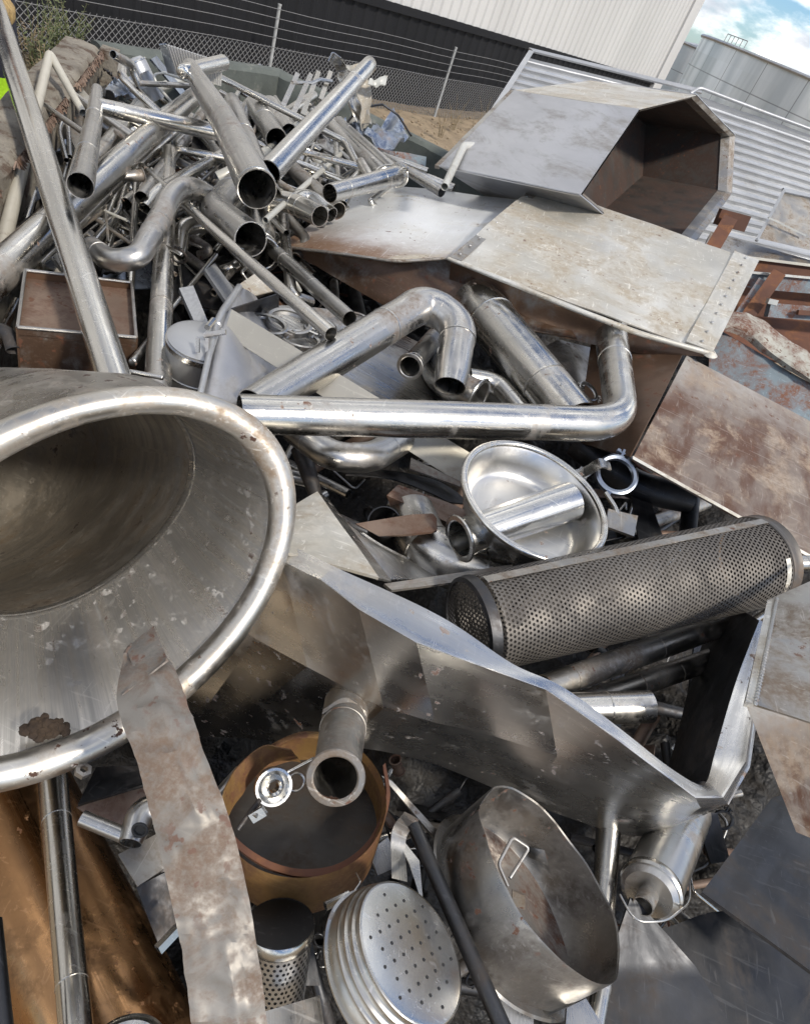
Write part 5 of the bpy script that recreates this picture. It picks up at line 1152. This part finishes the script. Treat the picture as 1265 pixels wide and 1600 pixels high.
# ---------------------------------------------------------------- 52 steamer basket
def steamer():
    c, ax = axis(644, 1482, .80, .621, .787, -.617)
    a = px(105, c)
    o = empty('steamer_insert', c, 'stepped steel steamer insert with drilled round face at the bottom centre', 'steamer')
    s_ = a*.58; prof = [(a*.97, 0)]
    for r_0, h_0 in ((1.0, 0), (1.045, .20), (1.09, .40), (1.12, .60)):
        prof += [(a*(r_0-.01), -s_*(h_0+.01)), (a*r_0, -s_*(h_0+.03)), (a*r_0, -s_*(h_0+.15)), (a*(r_0+.008), -s_*(h_0+.18))]
    prof += [(a*1.13, -s_*1.0), (a*1.18, -s_*1.02), (a*1.18, -s_*1.06), (a*1.12, -s_*1.07)]
    MB().lathe(prof, c, ax, 96).done('stepped_wall', 'steel', o)
    x, y = basis(ax)
    face = MB().lathe([(0, 0), (a*.5, 0), (a*.90, 0), (a*.975, -.0005)], c, ax, 96).done('drilled_face', 'steel2', o)
    # holes: small dark cups set into the face
    hm = []
    g_ = a*.235
    n_ = 0
    for i in range(-5, 6):
        for j in range(-5, 6):
            q = (x*(i+.5*(j % 2))+y*j*.866)*g_
            if q.length < a*.84 and n_ < 90:
                MB().lathe([(a*.026, .0004), (a*.024, .0006), (0, .0005)], c+q, ax, 10).done('hole', 'black', o); n_ += 1
    S('rust_patch', None, None, 'rust', [[c+ax*.0012+(RI*.12+UI*.87)*a*.8, c+ax*.0012+(RI*.38+UI*.72)*a*.8], [c+ax*.0012+(RI*.10+UI*.62)*a*.8, c+ax*.0012+(RI*.34+UI*.50)*a*.8]], .0006, 6, 6, crump=.001, cf=60, parent=o) if False else None
steamer()
T('bar', 'dark round bar slanting between the steamer insert and the deep pan', 'bar', 'dark', [(646, 1290, .88), (800, 1640, .84)], [11, 14.5])
# ---------------------------------------------------------------- 53+ lower right canister, pipes, colander, brackets
def can():
    a = p(1012, 1398, .93); b = p(1070, 1270, 1.0); z = (b-a).normalized(); r = px(46, a); L = (b-a).length
    o = empty('canister', a, 'dark shiny round canister with short neck, under the point of the trough', 'canister')
    MB().lathe([(0, .0), (r*.8, .0), (r*.97, .006), (r, .015), (r, L), (0, L)], a, z, 48).done('body', 'dull', o)
    MB().lathe([(r*.98, .010), (r*1.05, .014), (r*1.05, .022), (r*.99, .026)], a, z, 48).done('end_bead', 'steel', o)
    MB().lathe([(r*.30, -.03), (r*.34, -.03), (r*.34, .0), (r*.30, .0)], a, z, 24).done('neck', 'grimy', o)
can()
T('wire_loop', 'thin wire loop hanging around the shiny canister', 'wire', 'dull', [(968, 1398, .90), (990, 1440, .89), (1040, 1440, .89), (1078, 1410, .92), (1075, 1350, .95)], 1.8, 'cc', bend=14)
T('pipe', 'upright shiny pipe behind the deep pan', 'pipe', 'steel', [(952, 1270, .98), (940, 1440, .99)], [19, 18])
T('pipe', 'bright pipe end below the deep pan', 'pipe', 'steel', [(950, 1480, .97), (918, 1660, .97)], [15, 15])
S('flat_bar', 'dark flat bar hanging below the tip of the trough', 'bar', 'dark', [[(1085, 1270, .98), (1120, 1270, .98)], [(1110, 1350, 1.0), (1140, 1345, 1.0)]], .005, 4, 6)
def colander():
    a = p(438, 1445, .90); b = p(428, 1580, 1.0); z = (b-a).normalized(); r = px(52, a); L = (b-a).length; x, y = basis(z)
    v = []; uv = []; f = []; seg = 48
    o = empty('colander', a, 'small dark cup with a patch of fine holes between strip and steamer insert', 'colander')
    for i in range(seg+1):
        t = 2*math.pi*i/seg
        for j in range(9): v.append(a+z*L*j/8+(x*math.cos(t)+y*math.sin(t))*r*(1-.12*j/8)); uv.append((t*r, L*j/8))
    for i in range(seg):
        for j in range(8): f.append((i*9+j, i*9+j+1, (i+1)*9+j+1, (i+1)*9+j))
    link('perforated_wall', v, f, 'perfs', o, uvs=uv)
    MB().lathe([(r*.97, 0), (r*.85, L), (0, L)], a, z, 40).done('inner_cup', 'dark', o)
    MB().lathe([(r*1.0, -.003), (r*1.03, 0), (r*1.03, .012), (r, .014)], a, z, 48).done('rim_band', 'steel', o)
    MB().lathe([(0, -.002), (r, -.002)], a, z, 40).done('lid', 'dark', o)  # dark disc painting the shade of the open cup mouth, no real cover
colander()
S('flat_bar', 'flat slotted bar behind the rusty pot and the steamer insert', 'bar', 'dark', [[(455, 1420, .97), (480, 1425, .97)], [(460, 1540, 1.0), (500, 1540, 1.0)]], .004, 3, 6)
T('bar_end', 'small bright shackle between the rusty pot and the steamer insert', 'shackle', 'steel2', [(508, 1416, .86), (545, 1398, .86)], 7, seg=8)
S('angle_bar', 'long brown flat bar slanting right of the rusty pot', 'bar', 'grimy', [[(596, 1212, .90), (612, 1220, .90)], [(690, 1322, .93), (696, 1312, .93)]], .006, 3, 8)
S('bent_bracket', 'bent grey bracket with a hole, right of the rusty pot', 'bracket', 'dull', [[(632, 1268, .90), (655, 1280, .90)], [(612, 1300, .87), (634, 1312, .87)], [(612, 1372, .90), (636, 1378, .90)]], .004, 6, 14, True, True)
S('blade', 'thin pointed blade of sheet above the steamer insert', 'metal strip', 'steel', [[(620, 1310, .88), (626, 1308, .88)], [(640, 1350, .87), (655, 1345, .87)], [(656, 1402, .85), (660, 1400, .85)]], .002, 3, 12)
S('plate', 'grey plate tucked behind the rusty pot rim at right', 'metal sheet', 'dull', [[(576, 1330, .96), (606, 1308, .96)], [(590, 1368, .97), (625, 1352, .97)]], .004, 4, 4)
S('slotted_plate', 'small plate with slots at the bottom, right of the dark round bar', 'plate', 'dull', [[(776, 1532, .93), (836, 1560, .92)], [(770, 1590, .94), (830, 1640, .93)]], .004, 6, 5)
T('wire', 'thin bent wire above the steamer insert', 'wire', 'steel', [(556, 1364, .87), (563, 1378, .86), (552, 1394, .86)], 1.4, 'cc')
S('plate', 'pale cut plate in front of the deep pan at the bottom edge', 'metal sheet', 'dull', [[(885, 1575, .90), (915, 1560, .90)], [(880, 1660, .90), (965, 1640, .90)]], .004, 5, 5)
S('plate', 'scuffed grey sheet at the bottom edge beside the colander cup', 'metal sheet', 'dull', [[(415, 1580, .92), (500, 1555, .92)], [(415, 1660, .92), (515, 1660, .92)]], .004, 5, 5, crump=.002)
# ---------------------------------------------------------------- middle gap: boxes and bars
S('sheet_box', 'pale bright folded sheet corner between the vat rim and the trough', 'metal sheet', 'plate', [[(440, 800, .80), (496, 768, .80)], [(440, 860, .735), (592, 902, .735)]], .005, 12, 12, crump=.002)
S('folded_strip', 'narrow folded edge of the pale sheet corner', 'metal sheet', 'steel', [[(496, 768, .80), (512, 778, .83)], [(590, 902, .737), (612, 908, .75)]], .004, 4, 12, parent=None)
S('curved_plate', 'smooth dark curved plate beside the pale sheet corner', 'metal sheet', 'dull', [[(520, 800, .86), (560, 830, .88), (600, 860, .90)], [(548, 850, .86), (598, 862, .87), (650, 880, .89)], [(590, 905, .86), (640, 905, .87), (690, 900, .88)]], .004, 12, 12, True, True)
S('brown_bar', 'brown speckled flat bar with rounded end left of the basin', 'bar', 'brownbar', [[(556, 818, .85), (640, 804, .82), (676, 802, .81), (682, 810, .81)], [(592, 838, .85), (640, 834, .82), (676, 830, .81), (683, 828, .81)]], .006, 14, 4)
S('brown_channel', 'brown folded channel with a small round mark, above the speckled bar', 'channel', 'brownbar', [[(622, 757, .86), (700, 785, .87), (760, 812, .88)], [(604, 774, .85), (690, 812, .86), (745, 838, .87)], [(610, 792, .88), (680, 822, .89), (740, 850, .90)]], .005, 14, 8)
def mark():
    o = bpy.data.objects['brown_channel']; q, ax = axis(663, 797, .842, .7, -.1, -.6); r = px(7, q)
    x, y = basis(ax)
    MB().torus(q, ax, r, r*.14, 28, 6, .5).tube([q+(x*math.cos(t)+y*math.sin(t))*r*.5 for t in [.6+i*.35 for i in range(14)]], r*.11, 5).tube([q-y*r*.5, q+y*r*.5], r*.11, 5).done('round_mark', 'white', o)
mark()
S('flat_cover', 'mottled pale plate edge beside the buff tray below the long pipe', 'metal sheet', 'strip', [[(642, 715, .87), (725, 755, .87)], [(640, 732, .87), (718, 760, .87)]], .004, 10, 3)
S('torn_sheet', 'dark torn sheet with bright ragged edge under the return bend', 'metal sheet', 'dark', [[(520, 725, .90), (600, 735, .90), (680, 750, .90), (740, 790, .90)], [(540, 742, .87), (590, 745, .88), (640, 756, .88), (700, 785, .88)]], .003, 20, 6, True, False, .004, 12)
T('ring', 'dark ring end of a tube in the black gap left of the speckled bar', 'pipe', 'dark', [(600, 815, .88), (600, 840, .97)], [26, 26])
S('long_edge', 'pale angle edge running from the trough lip under the perforated tube', 'bar', 'strip', [[(600, 912, .79), (800, 882, .79)], [(612, 922, .79), (800, 898, .79)]], .006, 14, 3)
T('handle', 'small dark pipe fitting with lever under the basin spool', 'fitting', 'dull', [(760, 868, .83), (850, 866, .83)], [9, 9])
T('tapered_tube', 'dark cut cone beside the vat rim above the pale sheet corner', 'pipe', 'dark', [(470, 700, .92), (498, 790, .98)], [16, 10])
T('dark_pipe', 'dark curved pipe right of the clamp ring', 'pipe', 'dark', [(900, 690, .90), (985, 760, .92), (1075, 778, .90)], [24, 24, 24], bend=3)
T('dark_pipe', 'dark straight pipe below the stained panel', 'pipe', 'dark', [(1080, 770, .92), (1072, 850, .96)], [13, 13])
S('bright_tab', 'bright round tab behind the elbow of the long pipe', 'metal sheet', 'bluish', [[(962, 690, .82), (976, 670, .82), (988, 678, .82)], [(966, 696, .82), (982, 698, .82), (988, 690, .82)]], .003, 8, 4, True)
S('dark_sheet', 'dark folded sheet standing right of the clamp ring', 'metal sheet', 'dark', [[(985, 770, .93), (1010, 765, .93)], [(1000, 860, .93), (1035, 838, .93)]], .004, 5, 6)
S('box_plate', 'brown folded box corner between wide pipe and long pipe elbow', 'box', 'grimy', [[(845, 545, .84), (872, 530, .82), (930, 545, .84)], [(880, 600, .86), (905, 600, .85), (945, 620, .88)]], .004, 8, 8)
# ---------------------------------------------------------------- tangle of thin tubes at the back of the pile
rng = random.Random(23)
for x0, y0, x1, y1, n, kk in ((150, 110, 420, 290, 52, .845), (400, 135, 560, 320, 60, .81), (530, 225, 625, 300, 14, .84), (60, 230, 330, 420, 44, .91), (300, 280, 520, 420, 32, .90)):
    for i in range(n):
        x, y = rng.uniform(x0, x1), rng.uniform(y0, y1); k = kk+rng.uniform(-.03, .08)
        a = rng.choice((.75, .65, .9, 2.3, 2.45, 1.7)) + rng.uniform(-.25, .25); L = rng.uniform(35, 110)*(1 if y > 180 else .6)
        dx, dy = math.cos(a)*L, math.sin(a)*L*.75; r = rng.choice((2.2, 3, 3.6, 4.5, 6, 7.5))
        m_ = rng.choice(('steel', 'steel2', 'steel', 'dull', 'white', 'grimy'))
        k2 = k+.10*rng.uniform(-1, 1)*.5
        P_ = [(x-dx, y-dy, k), (x+dx, y+dy, k2+.02)]
        if rng.random() < .3: P_.append((x+dx+rng.uniform(-30, 30), y+dy+rng.uniform(5, 30), k2+.05))
        if min(q[1] for q in P_) < 105+.155*(min(q[0] for q in P_)-160) or max(q[0] for q in P_) > 660 or any(q[0] > 520 and q[1] < 185+.45*(q[0]-540) for q in P_): continue
        T('thin_tube', 'thin tube in the tangle at the back of the bin', 'pipe', m_, P_, r, bend=2, group='thin tubes tangled at the back of the bin')
    for i in range(n//2):
        x, y = rng.uniform(x0, x1), rng.uniform(y0, y1); k = kk+rng.uniform(0, .1); w = rng.uniform(6, 17)
        S('sheet_scrap', 'small crumpled bright scrap between the tangled tubes', 'scrap', rng.choice(('steel', 'bluish', 'plate', 'dull', 'dark')), [[(x-w, y-w*.7, k), (x+w, y-w*.9, k+rng.uniform(-.05, .05))], [(x-w*.8, y+w*.6, k+rng.uniform(-.05, .05)), (x+w*1.1, y+w*.7, k)]], .003, 9, 9, crump=.035, cf=14, group='crumpled scraps between the tangled tubes')
# ---------------------------------------------------------------- small dark pieces deep in the gaps
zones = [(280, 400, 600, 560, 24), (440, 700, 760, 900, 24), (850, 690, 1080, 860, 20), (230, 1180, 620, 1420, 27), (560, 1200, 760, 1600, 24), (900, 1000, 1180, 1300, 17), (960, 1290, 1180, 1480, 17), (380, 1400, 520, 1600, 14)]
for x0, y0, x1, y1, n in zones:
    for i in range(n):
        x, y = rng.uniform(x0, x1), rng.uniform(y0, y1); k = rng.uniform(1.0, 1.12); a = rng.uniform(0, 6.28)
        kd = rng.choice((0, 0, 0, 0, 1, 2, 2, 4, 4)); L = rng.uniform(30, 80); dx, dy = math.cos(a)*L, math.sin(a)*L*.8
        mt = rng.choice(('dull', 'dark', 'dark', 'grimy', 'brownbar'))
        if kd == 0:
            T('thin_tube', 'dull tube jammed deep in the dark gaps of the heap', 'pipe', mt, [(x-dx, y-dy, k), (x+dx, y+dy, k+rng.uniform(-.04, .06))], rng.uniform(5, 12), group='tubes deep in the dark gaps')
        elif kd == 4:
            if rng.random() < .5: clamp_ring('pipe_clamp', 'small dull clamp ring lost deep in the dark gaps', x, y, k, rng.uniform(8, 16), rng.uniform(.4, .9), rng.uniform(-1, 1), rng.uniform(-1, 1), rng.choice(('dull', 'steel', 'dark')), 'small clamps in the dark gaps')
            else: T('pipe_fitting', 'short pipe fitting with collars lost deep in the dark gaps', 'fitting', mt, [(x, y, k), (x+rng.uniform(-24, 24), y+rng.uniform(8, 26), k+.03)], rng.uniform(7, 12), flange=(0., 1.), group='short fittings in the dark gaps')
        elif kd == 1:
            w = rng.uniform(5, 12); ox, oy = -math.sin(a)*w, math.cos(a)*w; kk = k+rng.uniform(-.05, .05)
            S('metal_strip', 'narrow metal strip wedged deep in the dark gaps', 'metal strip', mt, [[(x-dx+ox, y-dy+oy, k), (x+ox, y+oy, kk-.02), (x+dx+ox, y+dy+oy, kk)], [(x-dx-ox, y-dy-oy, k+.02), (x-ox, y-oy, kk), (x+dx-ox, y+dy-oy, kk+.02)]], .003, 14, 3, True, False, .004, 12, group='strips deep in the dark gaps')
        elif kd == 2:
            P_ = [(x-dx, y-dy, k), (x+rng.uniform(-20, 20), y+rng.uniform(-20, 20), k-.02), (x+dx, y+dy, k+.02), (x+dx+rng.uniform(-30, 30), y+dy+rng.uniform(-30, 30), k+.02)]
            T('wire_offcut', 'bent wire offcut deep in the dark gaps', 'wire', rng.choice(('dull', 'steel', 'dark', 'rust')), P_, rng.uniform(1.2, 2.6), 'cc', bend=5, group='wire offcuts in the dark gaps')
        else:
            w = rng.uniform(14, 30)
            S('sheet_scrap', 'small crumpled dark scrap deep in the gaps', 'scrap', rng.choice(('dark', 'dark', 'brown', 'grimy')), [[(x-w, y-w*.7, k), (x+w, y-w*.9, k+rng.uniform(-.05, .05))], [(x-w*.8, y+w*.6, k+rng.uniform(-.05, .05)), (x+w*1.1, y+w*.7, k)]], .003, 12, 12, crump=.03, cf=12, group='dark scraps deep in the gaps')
